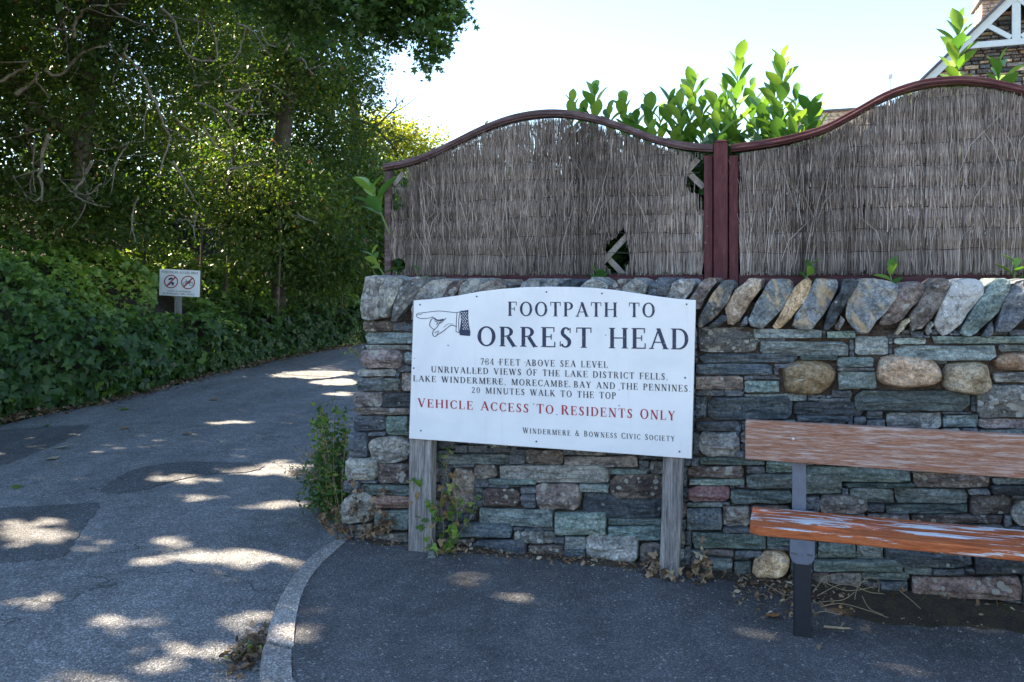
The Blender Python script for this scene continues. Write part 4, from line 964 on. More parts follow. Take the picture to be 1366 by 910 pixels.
# ================================================================== HOUSE, FAR WALL, AERIAL
HYD = 18.0
ht = thing('stone_house', 'stone house gable with white bargeboards and timber truss under a stone chimney, beyond the fence', 'house', at(1352, 372, HYD)[:2] + (-.2,), ANG)
def hl_(px, py, d=0.0):                                    # picture point on the gable plane, in house coordinates
    D = HYD * (1 + (1352 - CX) / WV) + d / MY; Y = D / (1 + (px - CX) / WV); X = (px - CX) * Y / F
    dx, dy = X - ht.location[0], Y - ht.location[1]; return (dx * EX + dy * EY, d, H + (HZ - py) * Y / F - ht.location[2])
def hpoly(pts, d0, d1, name, mat):
    q = [hl_(x, y, d0) for x, y in pts]; return MB().prism([(p[0], p[2]) for p in q], d0, d1).build(name, mat, ht)
ap = (1351, -7)
x_l, z_l = hl_(1222, 118)[0], hl_(1222, 118)[2]; ax_, az_ = hl_(*ap)[0], hl_(*ap)[2]; sl = (az_ - z_l) / (ax_ - x_l); ev = 3.1; hwid = (az_ - ev) / sl
MB().prism([(ax_ - hwid, 0), (ax_ + hwid, 0), (ax_ + hwid, ev), (ax_, az_ - .05), (ax_ - hwid, ev)], .10, 8.0).build('wall', M['mortar'], ht)
for sd in (-1, 1):
    e_ = (ax_ + sd * (hwid + .35), ev - .35 * sl); bw = .19
    q = [(ax_, az_), e_, (e_[0], e_[1] - bw), (ax_, az_ - bw - .03)]
    if sd > 0: q = q[::-1]
    MB().prism(q, -.34, -.30).build('bargeboard', M['house_white'], ht)
    q = [(ax_, az_ + .07), (e_[0] + sd * .05, e_[1] + .05), (e_[0] + sd * .05, e_[1] + .0), (ax_, az_ + .005)]
    if sd > 0: q = q[::-1]
    MB().prism(q, -.42, 8.1).build('roof', M['roof'], ht)
zt = hl_(1346, 57.5)[2]; half = (az_ - zt) / sl
MB().box((ax_ - half + .10, -.33, zt - .13), (ax_ + half - .10, -.27, zt)).build('tie_beam', M['house_white'], ht)
kx = hl_(1346.5, 40)[0]; kx = (kx + ax_) / 2
MB().box((ax_ - .08, -.325, zt + .002), (ax_ + .08, -.265, az_ - .22)).build('king_post', M['house_white'], ht)
for sd in (-1, 1): MB().bar((ax_ + sd * .10, -.295, zt + .04), (ax_ + sd * .62, -.295, zt + .40), .05, .10).build('strut', M['house_white'], ht)
# gable stones
r = random.Random(11); st = []; z = 1.0
while z < az_ - .3:
    h = r.uniform(.055, .12); hw_ = min((az_ - z - h) / sl - .12, hwid); x = ax_ - hw_
    while x < ax_ + hw_:
        w_ = r.uniform(.12, .38); 
        if x + w_ < ax_ + hw_ and x < ax_ + 9: st.append((x, z, x + w_ - .014, z + h - .014))
        x += w_
    z += h
st.sort(key=lambda a: abs(a[1] - 6.2) + (20 if a[0] > ax_ + .6 else 0))
jo = {}
for k, (xa, za, xb, zb2) in enumerate(st):
    mat = M[r.choice(['purple','buff','dark','lichen','purple'])]; f_ = r.uniform(.03, .075); m = MB()
    i1, i2 = r.uniform(.005, .02), r.uniform(.005, .02)
    m.add([(xa,.11,za),(xb,.11,za),(xb,.11,zb2),(xa,.11,zb2),(xa+i1,f_,za+.008),(xb-i2,f_,za+.008),(xb-i1,f_+.01,zb2-.008),(xa+i2,f_,zb2-.008)], [(0,1,5,4),(1,2,6,5),(2,3,7,6),(3,0,4,7),(4,5,6,7)])
    if k < 290: m.build('stone', mat, ht, center=True)
    else: jo.setdefault(mat.name, (mat, MB()))[1].add(m.v, m.f)
for mat, m in jo.values(): tag(m.build('stonework', mat, ht), kind='stuff')
# chimney: stands behind the gable, left side catches the sun
cx0, cx1 = hl_(1311, 20, 1.6)[0], hl_(1345, 20, 1.6)[0]; zc = hl_(1320, -22, 1.6)[2]
ch = MB().box((cx0, 1.6, 5.2), (cx1, 2.5, zc)).build('chimney', M['mortar'], ht)
off = Vector((0, 0, 0)); zc0 = 5.3; cs = MB(); cb = MB(); zq = zc0
while zq < zc - .02:
    h = r.uniform(.07, .12); xq = cx0 - .02
    while xq < cx1: 
        w_ = r.uniform(.13, .26); cs.box((xq, 1.575 - r.uniform(0, .02), zq), (min(xq + w_ - .012, cx1 + .02), 1.62, zq + h - .012)); xq += w_
    yq = 1.64
    while yq < 2.5:
        w_ = r.uniform(.14, .28); cb.box((cx0 - .02 - r.uniform(0, .02), yq, zq), (cx0 + .01, min(yq + w_ - .012, 2.52), zq + h - .012)); yq += w_
    zq += h
tag(cs.build('front_stonework', M['buff'], ch), kind='stuff'); tag(cb.build('side_stonework', M['buff'], ch), kind='stuff')
zcap = hl_(1303, 3, 1.6)[2]
MB().box((cx0 - .09, 1.5, zcap), (cx1 + .09, 2.6, zcap + .07)).build('ledge', M['roof'], ch)
# low stone building
fb = thing('stone_outbuilding', 'low sunlit stone building with flat dark coping far beyond the fence', 'building', at(1160, 372, 21.0)[:2] + (-.2,), ANG)
x0_ = -1.75; zt = H + (HZ - 149) * 21.6 / F + .2
MB().box((x0_, .05, 0), (2.6, 4, zt - .05)).build('wall', M['buff'], fb); MB().box((x0_ - .06, -.02, zt - .05), (2.66, 4.05, zt)).build('coping', M['roof'], fb)
m = MB(); zq = 3.9; r = random.Random(77)
while zq < zt - .1:
    h = r.uniform(.07, .12); h = min(h, zt - .06 - zq); xq = x0_
    if h < .03: break
    while xq < 2.5:
        w_ = r.uniform(.14, .35); m.box((xq, .0 + r.uniform(.0, .02), zq), (min(2.6, xq + w_ - .012), .06, zq + h - .012)); xq += w_
    zq += h
tag(m.build('stonework', M['buff'], fb), kind='stuff')
p0 = at(1187, 100, 23.0); ae = thing('tv_aerial', 'thin pale television aerial on a mast above the fence', 'aerial', (p0[0], p0[1], 0))
MB().tube([(0,0,-.2),(0,0,p0[2])], .022, 6).build('mast', M['alu'], ae); MB().tube([(-.40,.0,p0[2] - .02),(.04,0,p0[2] - .04)], .013, 5).build('boom', M['alu'], ae)
MB().box((-.05,-.03,p0[2]-.10),(.06,.03,p0[2]+.02)).build('junction_box', M['alu'], ae)
for k in range(5): MB().tube([(-.36 + k*.075, -.10, p0[2] - .022), (-.36 + k*.075, .10, p0[2] - .022)], .006, 4).build('element', M['alu'], ae)

# ================================================================== LAURELS
def laurel_leaf(seed, wd):
    r = random.Random(seed); n = 7; m = MB(); vs = []
    for i in range(n + 1):
        t = i / n; w_ = wd * (math.sin(math.pi * t ** 1.35) ** .75) if 0 < i < n else .004; z = -.22 * t * t + .03 * math.sin(t * 5 + seed)
        y = t
        vs += [(-w_, y, z + w_ * .35), (0, y, z), (w_, y, z + w_ * .35)]
    fs = []
    for i in range(n): a = i * 3; fs += [(a, a+1, a+4, a+3), (a+1, a+2, a+5, a+4)]
    m.add(vs, fs); return m.data('laurel_leaf', M['laurel'], smooth=True)
LL = [laurel_leaf(i, w_) for i, w_ in enumerate((.23, .26, .21, .28))]
def shoot(base, tip, label, nl, ll, seed, group, first=.35, name='laurel_shoot', spread=1.0):
    r = random.Random(seed); b = Vector(base); t = Vector(tip); root = thing(name, label, 'shrub', base, 0, group)
    d = t - b; L = d.length; bend = Vector((r.uniform(-.04, .04), r.uniform(-.04, .04), 0)) * min(1, L)
    pt = lambda u: d * u + bend * math.sin(u * math.pi)
    MB().tube([pt(i / 8) for i in range(9)], [.007 - .0045 * i / 8 for i in range(9)], 6).build('stem', M['stem'], root)
    dn = d.normalized()
    for k in range(nl):
        u = first + (1 - first) * (k / max(1, nl - 1)); az = k * 2.4 + r.uniform(-.4, .4); op = R(r.uniform(18, 46)) * spread * (1.15 - .65 * (k / nl) ** 2)
        rad = Vector((math.cos(az), math.sin(az), 0)); tipd = (dn * math.cos(op) + rad * math.sin(op)).normalized()
        nrm = (dn * math.sin(op) - rad * math.cos(op)); nrm = (nrm + Vector((r.gauss(0,.25), r.gauss(0,.25), r.gauss(0,.25)))).normalized(); nrm = (nrm - tipd * nrm.dot(tipd)).normalized(); x = tipd.cross(nrm)
        s = ll * r.uniform(.75, 1.15) * (.80 if k > nl - 3 else 1)
        mt = Matrix((x, tipd, nrm)).transposed().to_4x4(); mt = Matrix.Translation(pt(u)) @ mt @ Matrix.Diagonal((s, s, s, 1))
        o = link('leaf', LL[r.randrange(4)], root); o.matrix_local = mt
    return root
def wp(px, py, w): return w2(*wl(px, py, w))
desc = ['short laurel sprig leftmost of the run behind the fence', 'laurel shoot second from the left behind the fence, with four leaves up', 'low laurel shoot leaning above the downhill of the left arch',
 'slim laurel shoot just before the dip of the fence', 'bushy laurel shoot in the middle of the run behind the fence', 'tall laurel shoot left of the maroon post with a forked tip', 'low broad laurel shoot directly left of the maroon post',
 'tall laurel shoot rising above the maroon post', 'low laurel sprig between the two tallest shoots', 'tallest laurel shoot right of the maroon post', 'drooping laurel shoot at the right end of the run, near the far stone building',
 'laurel shoot low behind the fence dip, thick with leaves', 'low laurel shoot behind the capping right of the post', 'low laurel shoot half hidden by the rail before the post']
G1 = 'laurel shoots growing behind the fence'
SH = [(763,130,770,13,8),(794,113,797,13,9),(830,130,838,13,9),(866,133,872,13,10),(892,124,900,13,12),(925,100,928,14,15),(955,128,952,13,12),(985,76,990,15,16),(1019,134,1012,14,9),(1044,74,1052,15,16),(1080,137,1072,14,12),(910,150,914,13,12),(1058,160,1050,13,10),(972,155,980,13,12)]
for i, ((tx, ty_, bx, lp, nl), ds) in enumerate(zip(SH, desc)):
    w_ = .62 + .12 * (i % 3); b = wp(bx, 372, w_); b = (b[0], b[1], 1.25); t = wp(tx, ty_ + 9, w_)
    vis = (230 - ty_) / (372 - ty_); shoot(b, t, ds, nl + 16, lp * .0108, 50 + i, G1, first=max(.3, 1 - vis * 1.15))
for i, (tx, ty_) in enumerate([(778,140),(812,140),(848,148),(880,142),(908,128),(938,132),(968,108),(1003,110),(1030,112),(1062,120),(1092,148),(942,160),(1012,160)]):
    w_ = .72 + .1 * (i % 4); b = wp(tx + 3, 372, w_); b = (b[0], b[1], 1.25); t = wp(tx, ty_ + 9, w_)
    dd = ['short laurel tip at the very left between the first two shoots', 'laurel tip just right of the second shoot from the left', 'laurel tip above the falling curve of the left arch', 'laurel tip between two slim shoots before the dip', 'laurel tip left of the forked shoot before the post', 'laurel tip just right of the forked shoot before the post', 'laurel tip directly behind the maroon post, leaning left',
          'laurel tip half way between the two tallest shoots', 'laurel tip close against the left of the tallest shoot', 'laurel tip close against the right of the tallest shoot', 'low laurel tip at the far right end of the run by the outbuilding', 'low laurel tip just showing over the rail left of the post', 'low laurel tip just showing over the rail right of the post'][i]
    shoot(b, t, dd, 17, .0115 * (11 + i % 3), 250 + i, G1, first=.62)
ex = [(1278,26,1270,22,.55,.135,24,'large bright laurel shoot standing before the house gable'),(1332,80,1322,20,.55,.135,11,'short broad laurel sprig at the right in front of the house wall'),(1212,116,1216,10,.6,.09,6,'small laurel tip just above the right arch, left of the house'),
      (1250,118,1254,10,.6,.09,5,'tiny laurel tip above the right arch at the foot of the bargeboard'),(648,162,650,10,.6,.085,4,'lone laurel tip above the middle of the left arch'),(598,196,602,9,.6,.10,4,'small laurel tip above the low left end of the arch')]
for i, (tx, ty_, bx, _, w_, ll, nl, ds) in enumerate(ex):
    b = wp(bx, 372, w_); b = (b[0], b[1], 1.25); t = wp(tx, ty_ + 8, w_); shoot(b, t, ds, nl, ll, 80 + i, G1, first=(.72, .86, .86, .86, .88, .88)[i])
# beside the left stile and in front of the bottom rail
for i, (bx, by, tx, ty_, w_, ll, nl, ds) in enumerate([(520,312,494,250,.42,.20,10,'large laurel sprig sticking out left of the fence, upper one'),(516,372,497,340,.42,.13,6,'small laurel sprig sticking out left of the fence, lower one'),
      (557,378,557,362,.36,.10,2,'two laurel leaves in a V on the wall at the left end of the fence'),(795,383,797,368,.36,.10,5,'small green sprig on the wall behind the top of the white sign'),
      (1070,384,1080,356,.36,.105,6,'green sprig between the cope stones right of the maroon post'),(1190,392,1186,360,.34,.12,4,'drooping green sprig between cope stones under the right panel'),(1352,386,1354,352,.36,.12,5,'green sprig on the wall at the right edge of the view')]):
    shoot(wp(bx, by, w_), wp(tx, ty_, w_), ds, nl, ll, 120 + i, 'laurel sprigs at the edges of the fence', first=.25, name='laurel_sprig', spread=1.35 if i else 1.2)

# dense laurel behind the fence
lh = wthing('laurel_hedge', 'dense green laurel hedge hidden behind the brushwood fence, seen through its holes', 'hedge', wl(900, 372, .9)[0], .95, 1.2); lo = tuple(lh.location)
N = 18000; s_ = rng.uniform(wl(545, 300, .9)[0], wl(1950, 300, .9)[0], N); w_ = rng.uniform(.60, 1.25, N); z_ = 1.25 + rng.random(N) ** .8 * (.95 + .12 * np.exp(-((s_ - .05) / .45) ** 2) + .05 * np.sin(s_ * 7) + .04 * np.sin(s_ * 17 + 2))
P = np.array([w2(a, b, c) for a, b, c in zip(s_, w_, z_)])
lh['_o'] = (0, 0, 0); del lh['_o']; lh.rotation_euler = (0, 0, 0)
tag(leafmesh('foliage', P, rotset(N, (-.2,-.4,.7), .6, (0,0,.3), .7), rng.uniform(.09, .15, N), np.clip(rng.normal(.45, .2, N), 0, .9), M['laurel2'], lh, LEAF), kind='stuff')
# ================================================================== IVY HEDGE
hl2 = [p for p in hl if p[1] > 5.5]
seg = np.array(hl2); dl = np.r_[0, np.cumsum(np.hypot(*(seg[1:] - seg[:-1]).T))]
def hedge_pts(N, inset=0.0):
    u = rng.uniform(0, dl[-1] - .01, N); u = np.sort(u); j = np.clip(np.searchsorted(dl, u) - 1, 0, len(seg) - 2); f = (u - dl[j]) / (dl[j+1] - dl[j])
    p = seg[j] + (seg[j+1] - seg[j]) * f[:, None]; d = seg[j+1] - seg[j]; d /= np.linalg.norm(d, axis=1, keepdims=True)
    back = np.stack([-d[:, 1], d[:, 0]], 1)                # away from the road
    return p, back, u
prof = [(-.02, -.12), (-.22, .15), (-.28, .45), (-.18, .80), (.14, 1.08), (.42, 1.40), (.75, 1.68), (1.3, 1.90), (2.2, 2.1)]
pr = np.array(prof); pl = np.r_[0, np.cumsum(np.hypot(*(pr[1:] - pr[:-1]).T))]
def prof_at(q):
    j = np.clip(np.searchsorted(pl, q) - 1, 0, len(pr) - 2); f = (q - pl[j]) / (pl[j+1] - pl[j]); return pr[j] + (pr[j+1] - pr[j]) * f[:, None], pr[j+1] - pr[j]
hedge = thing('ivy_hedge', 'dense bank of dark green ivy along the left side of the lane', 'hedge', (hp[2][0] - .3, hp[2][1], RZ))
def hedge_leaves(N, thick):
    p, back, u = hedge_pts(N); q = rng.uniform(0, pl[-1], N) ** 1.0; xy, tg = prof_at(q)
    wob = .16 * np.sin(u * 1.9 + xy[:, 1] * 2.2) + .10 * np.sin(u * 4.7 - xy[:, 1] * 3.1 + 1) + .06 * np.sin(u * 11 + xy[:, 1] * 9)
    dep = wob * np.clip(xy[:, 1] + .1, 0, .8) * 1.3 + rng.exponential(thick, N) * .9 - .05
    nr2 = np.stack([-tg[:, 1], tg[:, 0]], 1); nr2 /= np.linalg.norm(nr2, axis=1, keepdims=True)   # (back, up) outward normal
    b = xy[:, 0] - nr2[:, 0] * dep; z = xy[:, 1] - nr2[:, 1] * dep * .8
    P = np.stack([p[:, 0] + back[:, 0] * b, p[:, 1] + back[:, 1] * b, z + RZ * 0.5], 1)
    Nn = np.stack([back[:, 0] * nr2[:, 0], back[:, 1] * nr2[:, 0], nr2[:, 1]], 1)
    Nn += np.array([.15, -.35, .35])
    return P, Nn, dep
P, Nn, dep = hedge_leaves(56000, .07)
kp = ~((np.abs(P[:, 0] - ps.location[0] * P[:, 1] / SY) < .36) & (P[:, 1] < SY + .12) & (P[:, 2] > H - .56 * P[:, 1] / SY)); P, Nn, dep = P[kp], Nn[kp], dep[kp]
N = len(P); B = basis(Nn / np.linalg.norm(Nn, axis=1, keepdims=True) + rng.normal(size=(N, 3)) * .60, np.array([.1, -.1, -1.0]) + rng.normal(size=(N, 3)) * .55)
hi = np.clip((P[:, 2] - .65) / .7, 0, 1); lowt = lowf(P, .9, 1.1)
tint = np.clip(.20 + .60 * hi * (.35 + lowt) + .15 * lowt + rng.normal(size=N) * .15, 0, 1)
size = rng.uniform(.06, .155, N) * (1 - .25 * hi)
near = np.argsort(np.linalg.norm(P - np.array([0, 0, H]), axis=1) + dep * 60 + (np.abs(P[:, 0] / P[:, 1]) > .62) * 100)[:300]
big = size.copy(); size[near] *= 1.3
msk = np.ones(N, bool); msk[near] = False
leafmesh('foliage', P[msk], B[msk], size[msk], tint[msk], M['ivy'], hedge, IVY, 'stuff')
tm = []
for k in range(5):
    mm = MB(); mm.add([tuple(v) for v in IVY[0]], IVY[1], .1 + k * .13); tm.append(mm.data('ivy_leaf', M['ivy']))
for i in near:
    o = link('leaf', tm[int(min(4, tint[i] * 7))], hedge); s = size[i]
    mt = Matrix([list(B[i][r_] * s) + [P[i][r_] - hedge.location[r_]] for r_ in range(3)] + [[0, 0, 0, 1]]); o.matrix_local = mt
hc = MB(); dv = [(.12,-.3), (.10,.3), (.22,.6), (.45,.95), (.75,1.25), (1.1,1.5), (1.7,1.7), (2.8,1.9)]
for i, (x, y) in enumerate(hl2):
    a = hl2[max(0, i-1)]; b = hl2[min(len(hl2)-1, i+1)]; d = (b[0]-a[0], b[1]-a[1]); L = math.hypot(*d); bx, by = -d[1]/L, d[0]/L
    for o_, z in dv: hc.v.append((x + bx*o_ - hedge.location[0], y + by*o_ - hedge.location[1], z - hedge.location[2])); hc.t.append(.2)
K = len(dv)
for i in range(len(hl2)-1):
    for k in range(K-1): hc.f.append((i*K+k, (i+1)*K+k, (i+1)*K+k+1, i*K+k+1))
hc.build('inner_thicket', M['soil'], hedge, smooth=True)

# ================================================================== TREES
def ell(px, py, rx, ry, Y, dY):
    c = at(px, py, Y); k = Y / F; return (c, (rx * k, dY, ry * k))
def crown(tree, els, per, clump, lsize, mat, tint0=.45, cr=.30, shape=LEAF4, cull=True, nb=(-.2,-.3,.8), droop=-.4, name='crown', dens=3.2):
    Ps = []
    for e in els:
        c, r_ = ell(*e[:6]); vol = r_[0] * r_[2] + r_[1] * r_[2]; nc = max(6, int(per * dens * vol * (e[6] if len(e) > 6 else 1)))
        Ps.append(clumps(c, r_, nc, clump, cr))
    P = np.concatenate(Ps); 
    if cull: P = P[lit_cull(P)]
    P = P[P[:, 2] > .3]; N = len(P); B = rotset(N, nb, .75, (0.1, -.1, droop), .8)
    t = np.clip(tint0 + (lowf(P, 1.2, tint0 * 9) - .5) * .5 + rng.normal(size=N) * .16, 0, 1); t = np.where(rng.random(N) < .012, 1, np.minimum(t, .93))
    return leafmesh(name, P, B, rng.uniform(.65, 1.25, N) * lsize, t, mat, tree, shape)
def branch_pts(a, b, r, n=8, wob=.12):
    a = np.array(a, float); b = np.array(b, float); L = np.linalg.norm(b - a); o1 = rng.normal(size=3) * wob * L; o2 = rng.normal(size=3) * wob * L * .5
    return [tuple(a + (b - a) * t + o1 * math.sin(math.pi * t) * .5 + o2 * math.sin(2 * math.pi * t) * .5) for t in np.linspace(0, 1, n)]
def trunk(tree, pts, rads, limbs=(), mat='bark'):
    loc = tree.location; q = [tuple(Vector(p) - loc) for p in pts]
    q = cat_line(q, 4); rr_ = np.interp(np.linspace(0, 1, len(q)), np.linspace(0, 1, len(rads)), rads)
    tk = MB().tube(q, [float(a) * (1 + .06 * math.sin(i * 2.3)) for i, a in enumerate(rr_)], 12).build('trunk', M[mat], tree, smooth=True)
    for a, b, r0 in limbs:
        a = Vector(a) - loc; b = Vector(b) - loc; pp = branch_pts(a, b, r0); m = MB(); m.tube(pp, [r0 * (1 - .8 * i / 7) for i in range(8)], 7)
        for k in range(5):
            s_ = pp[random.randint(2, 6)]; e_ = Vector(s_) + (b - a) * random.uniform(.2, .4) + Vector((random.gauss(0, .4), random.gauss(0, .4), random.gauss(.1, .35)))
            m.tube(branch_pts(s_, e_, 0, 5), [r0 * .35, r0 * .28, r0 * .2, r0 * .13, r0 * .05], 5)
        m.build('limb', M[mat], tree, smooth=True)
def dead_branches(tree, lines, Y, mat='dead_wood'):
    for ln in lines:
        pts = [at(x, y, Y + random.uniform(-.25, .25) * 0 + .12 * math.sin(i * 1.7)) for i, (x, y) in enumerate(ln[0])]; pts = cat_line(pts, 4); r0 = ln[1] * Y / F / 2
        pts = [tuple(Vector(p) - tree.location + Vector((random.gauss(0, r0 * .35), random.gauss(0, r0 * .35), random.gauss(0, r0 * .35)))) for p in pts]
        m = MB().tube(pts, [r0 * (1 - .65 * i / len(pts)) for i in range(len(pts))], 6)
        for k in range(3):
            i = random.randint(len(pts) // 3, len(pts) - 1); s_ = Vector(pts[i]); e_ = s_ + Vector((random.gauss(0, .22), random.gauss(0, .1), random.gauss(-.05, .2)))
            m.tube([s_, (s_ + e_) / 2 + Vector((0, 0, random.gauss(0, .03))), e_], [r0 * .45, r0 * .35, r0 * .15], 4)
        m.build('bare_branch', M[mat], tree, smooth=True)
T1 = thing('yew_tree', 'gnarled dark tree with ivy clad trunk and bare twisted branches at the far left', 'tree', at(118, 372, 13.6)[:2] + (.6,))
trunk(T1, [at(95, 470, 13.6), at(100, 330, 13.6), at(110, 200, 13.6), at(118, 110, 13.7), at(130, 30, 13.7), at(128, -80, 13.8), at(125, -200, 13.8)], [.20,.15,.14,.13,.12,.09,.06],
      [(at(118,110,13.6), at(40,-60,13), .09), (at(125,60,13.7), at(240,-120,13.2), .10), (at(110,190,13.6), at(10,90,13), .07), (at(126,0,13.7), at(60,-160,15), .07), (at(70,300,13.5), at(30,160,13.2), .06)])
crown(T1, [(60,60,130,110,14.0,1.6),(190,120,110,90,14.2,1.5),(120,-60,190,90,14.0,2.0),(40,210,90,80,14.0,1.2,.8),(180,230,110,70,14.4,1.2,.9),(-60,120,110,170,13.5,1.6),(260,40,90,80,14.4,1.4),(110,120,70,70,12.8,.5,.45),(70,250,70,40,12.9,.5,.4)], 26, 26, .085, M['tree'], .42, .22)
dead_branches(T1, [([(98,50),(100,30),(112,14),(128,8),(146,6)],5),([(66,38),(85,40),(96,40)],3.5),([(165,72),(182,88),(196,112),(208,140),(222,175),(226,188),(210,235)],5),([(215,10),(232,28),(240,55),(252,76),(285,82),(288,62),(281,33),(262,28),(238,24),(210,18)],4),
   ([(65,180),(58,205),(54,235),(56,268)],6),([(122,215),(110,240),(100,258),(112,268)],5),([(98,258),(80,240)],3),([(135,245),(118,262)],3),([(230,215),(245,240),(258,262)],4),([(300,140),(315,130),(328,108)],3),([(300,122),(345,119),(344,132)],3),
   ([(298,137),(318,150),(330,153)],5),([(262,136),(290,148),(315,176)],3),([(270,168),(290,195),(310,213)],3),([(145,10),(180,30),(200,34)],3),([(345,35),(360,62),(390,48)],2.5),([(315,32),(335,40),(350,60),(362,75)],3),([(75,0),(92,15)],2.5),
   ([(60,95),(80,100),(110,72),(135,62),(150,56)],5),([(0,108),(25,95),(42,80)],5),([(20,125),(40,112),(50,98)],7)], 12.3)
_r = random.Random(9); _l = []
for k in range(26):
    x, y = _r.uniform(10, 420), _r.uniform(10, 290); a = _r.uniform(-2.6, .6); L = _r.uniform(25, 75); pts = [(x, y)]
    for q in range(3): a += _r.gauss(0, .35); x += math.cos(a) * L / 3; y -= math.sin(a) * L / 3 - 2; pts.append((x, y))
    _l.append((pts, _r.uniform(1.6, 3.2)))
dead_branches(T1, _l, 12.7)
T2 = thing('woodland_tree', 'tree with a leaning grey trunk showing between the leaves near the bend', 'tree', at(372, 372, 17.5)[:2] + (.5,), 0, 'trees along the left side of the lane')
trunk(T2, [at(366, 440, 17.5), at(369, 300, 17.5), at(374, 215, 17.5), at(380, 160, 17.5), at(392, 90, 17.7), at(398, 0, 18), at(402, -90, 18)], [.24,.21,.19,.17,.14,.11,.06],
      [(at(385,130,17.6), at(470,40,17), .07), (at(380,160,17.5), at(320,30,17.5), .08), (at(392,90,17.7), at(450,-40,18), .07)])
crown(T2, [(330,60,110,90,18.5,1.8),(420,70,80,70,18.6,1.6),(440,160,60,60,18.8,1.4,.8),(360,-50,150,70,18,2.0),(330,130,70,50,19,1.2),(300,190,60,50,18.4,1.2),(440,230,50,45,18.6,1.2,.9),(400,90,60,60,16.8,.7,.8),(370,30,60,60,16.8,.7,.8),(320,110,60,50,16.6,.7,.7)], 20, 26, .10, M['tree'], .45, .28)
T3 = thing('woodland_tree', 'dense tree behind the bend with thin feathery twigs against the sky', 'tree', at(470, 372, 22)[:2] + (.3,), 0, 'trees along the left side of the lane')
trunk(T3, [at(468, 440, 22), at(470, 300, 22), at(474, 200, 22), at(470, 120, 22), at(460, 40, 22)], [.22,.18,.14,.1,.04], [(at(474,200,22), at(540,130,21.5), .05), (at(472,160,22), at(530,200,21), .05)])
crown(T3, [(450,210,60,55,22,1.6),(480,290,60,60,22,1.4),(430,120,50,40,22.5,1.3),(505,330,45,60,23,1.3),(490,260,45,30,22.5,1.2,.8),(530,275,40,30,24,1.2),(470,390,45,50,22,1.0)], 18, 26, .115, M['tree'], .36, .30)
P = []
for (xa, ya, xb, yb) in ((440,60,520,70),(440,80,525,92),(430,100,510,110),(440,120,500,125),(450,140,510,140),(470,150,540,190),(455,50,500,60),(450,110,512,122),(470,95,505,85)):
    n = 260; t = rng.random(n) ** .8; a = np.array(at(xa, ya, 19.5)); b = np.array(at(xb, yb, 19.5)); P.append(a + (b - a) * t[:, None] + rng.normal(size=(n, 3)) * np.array([.08, .3, .09]) * (1.6 - t[:, None]))
P = np.concatenate(P); N = len(P); leafmesh('feathery_foliage', P, rotset(N, (0,-.3,.8), .6, (1,0,-.2), .5), rng.uniform(.05, .10, N), np.clip(rng.normal(.35, .15, N), 0, .9), M['tree'], T3, LEAF4)
dead_branches(T3, [([(440,95),(470,103),(490,98),(493,86)],4),([(470,85),(500,108),(512,121)],2.5),([(430,60),(470,75),(500,70)],2)], 19.5, 'bark')
T4 = thing('woodland_tree', 'dark understorey tree with hanging leaves above the ivy beside the small sign', 'tree', at(300, 372, 15.8)[:2] + (.8,), 0, 'trees along the left side of the lane')
trunk(T4, [at(300, 400, 15.8), at(305, 330, 15.8), at(300, 270, 15.8), at(312, 200, 15.8), at(300, 130, 15.8)], [.03,.03,.03,.025,.02], [(at(303,300,15.8), at(370,240,15.3), .04), (at(302,260,15.8), at(230,200,15.5), .04)])
crown(T4, [(400,290,60,45,16.6,.9),(340,300,55,35,16.5,.8,.8),(290,250,60,40,16,.9,.8),(230,270,60,40,15.5,.8,.7),(440,340,45,40,17.5,.8),(320,210,60,40,16.2,.9,.8),(380,230,50,35,16.6,.9),(140,290,70,35,14,.6,.5)], 26, 24, .10, M['tree'], .40, .20, LEAF, droop=-1.2)
for k, (els, lab, tn) in enumerate((([(40,308,90,24,12.7,.45,1.6),(-40,300,90,30,12.7,.5,1.6),(130,318,60,20,13.2,.4,1.4),(20,262,90,40,13.6,.8),(-80,240,90,60,13.6,.8),(90,285,60,30,13.2,.6)], 'dark bushy undergrowth shrub above the ivy at the far left', .42),
      ([(190,285,75,38,14.2,.8),(140,255,60,35,14.6,.8),(170,325,60,28,13.9,.4)], 'leafy undergrowth shrub above the ivy between the yew and the small sign', .55),
      ([(265,300,60,34,15.0,.7),(300,262,50,40,15.4,.8),(235,338,55,26,14.7,.4,1.6),(318,350,60,34,15.2,.5,2)], 'green undergrowth shrub directly above the small sign', .62),
      ([(370,285,60,48,15.4,.8),(415,262,50,45,16.2,.8),(382,345,55,36,16.4,.5,2),(440,365,45,34,17.4,.6,1.6)], 'reddish tipped shrub with hanging leaves under the leaning trunk', .55),
      ([(455,300,45,70,19,1.0),(420,350,50,45,17.5,.8),(490,350,40,75,22,1.2)], 'dark shrub overhanging the bend of the lane', .30))):
    sb = thing('undergrowth_shrub', lab, 'shrub', at(els[0][0], 372, els[0][4])[:2] + (.6,), 0, 'undergrowth shrubs above the ivy')
    trunk(sb, [at(els[0][0], 420, els[0][4]), at(els[0][0] + 4, els[0][1] + 15, els[0][4]), at(els[0][0] - 5, els[0][1] - 20, els[0][4])], [.025,.02,.01])
    crown(sb, els, 24, 24, .10, M['tree'], tn, .20, LEAF, droop=-.9, dens=2.2)
T5 = thing('woodland_tree', 'sunlit yellow green tree at the bend beyond the fence', 'tree', at(528, 372, 36)[:2] + (.3,), 0, 'trees along the left side of the lane')
trunk(T5, [at(528, 400, 36), at(528, 250, 36), at(525, 150, 36)], [.25,.18,.05], [(at(528,250,36), at(500,170,36), .07), (at(528,230,36), at(560,170,36), .07)])
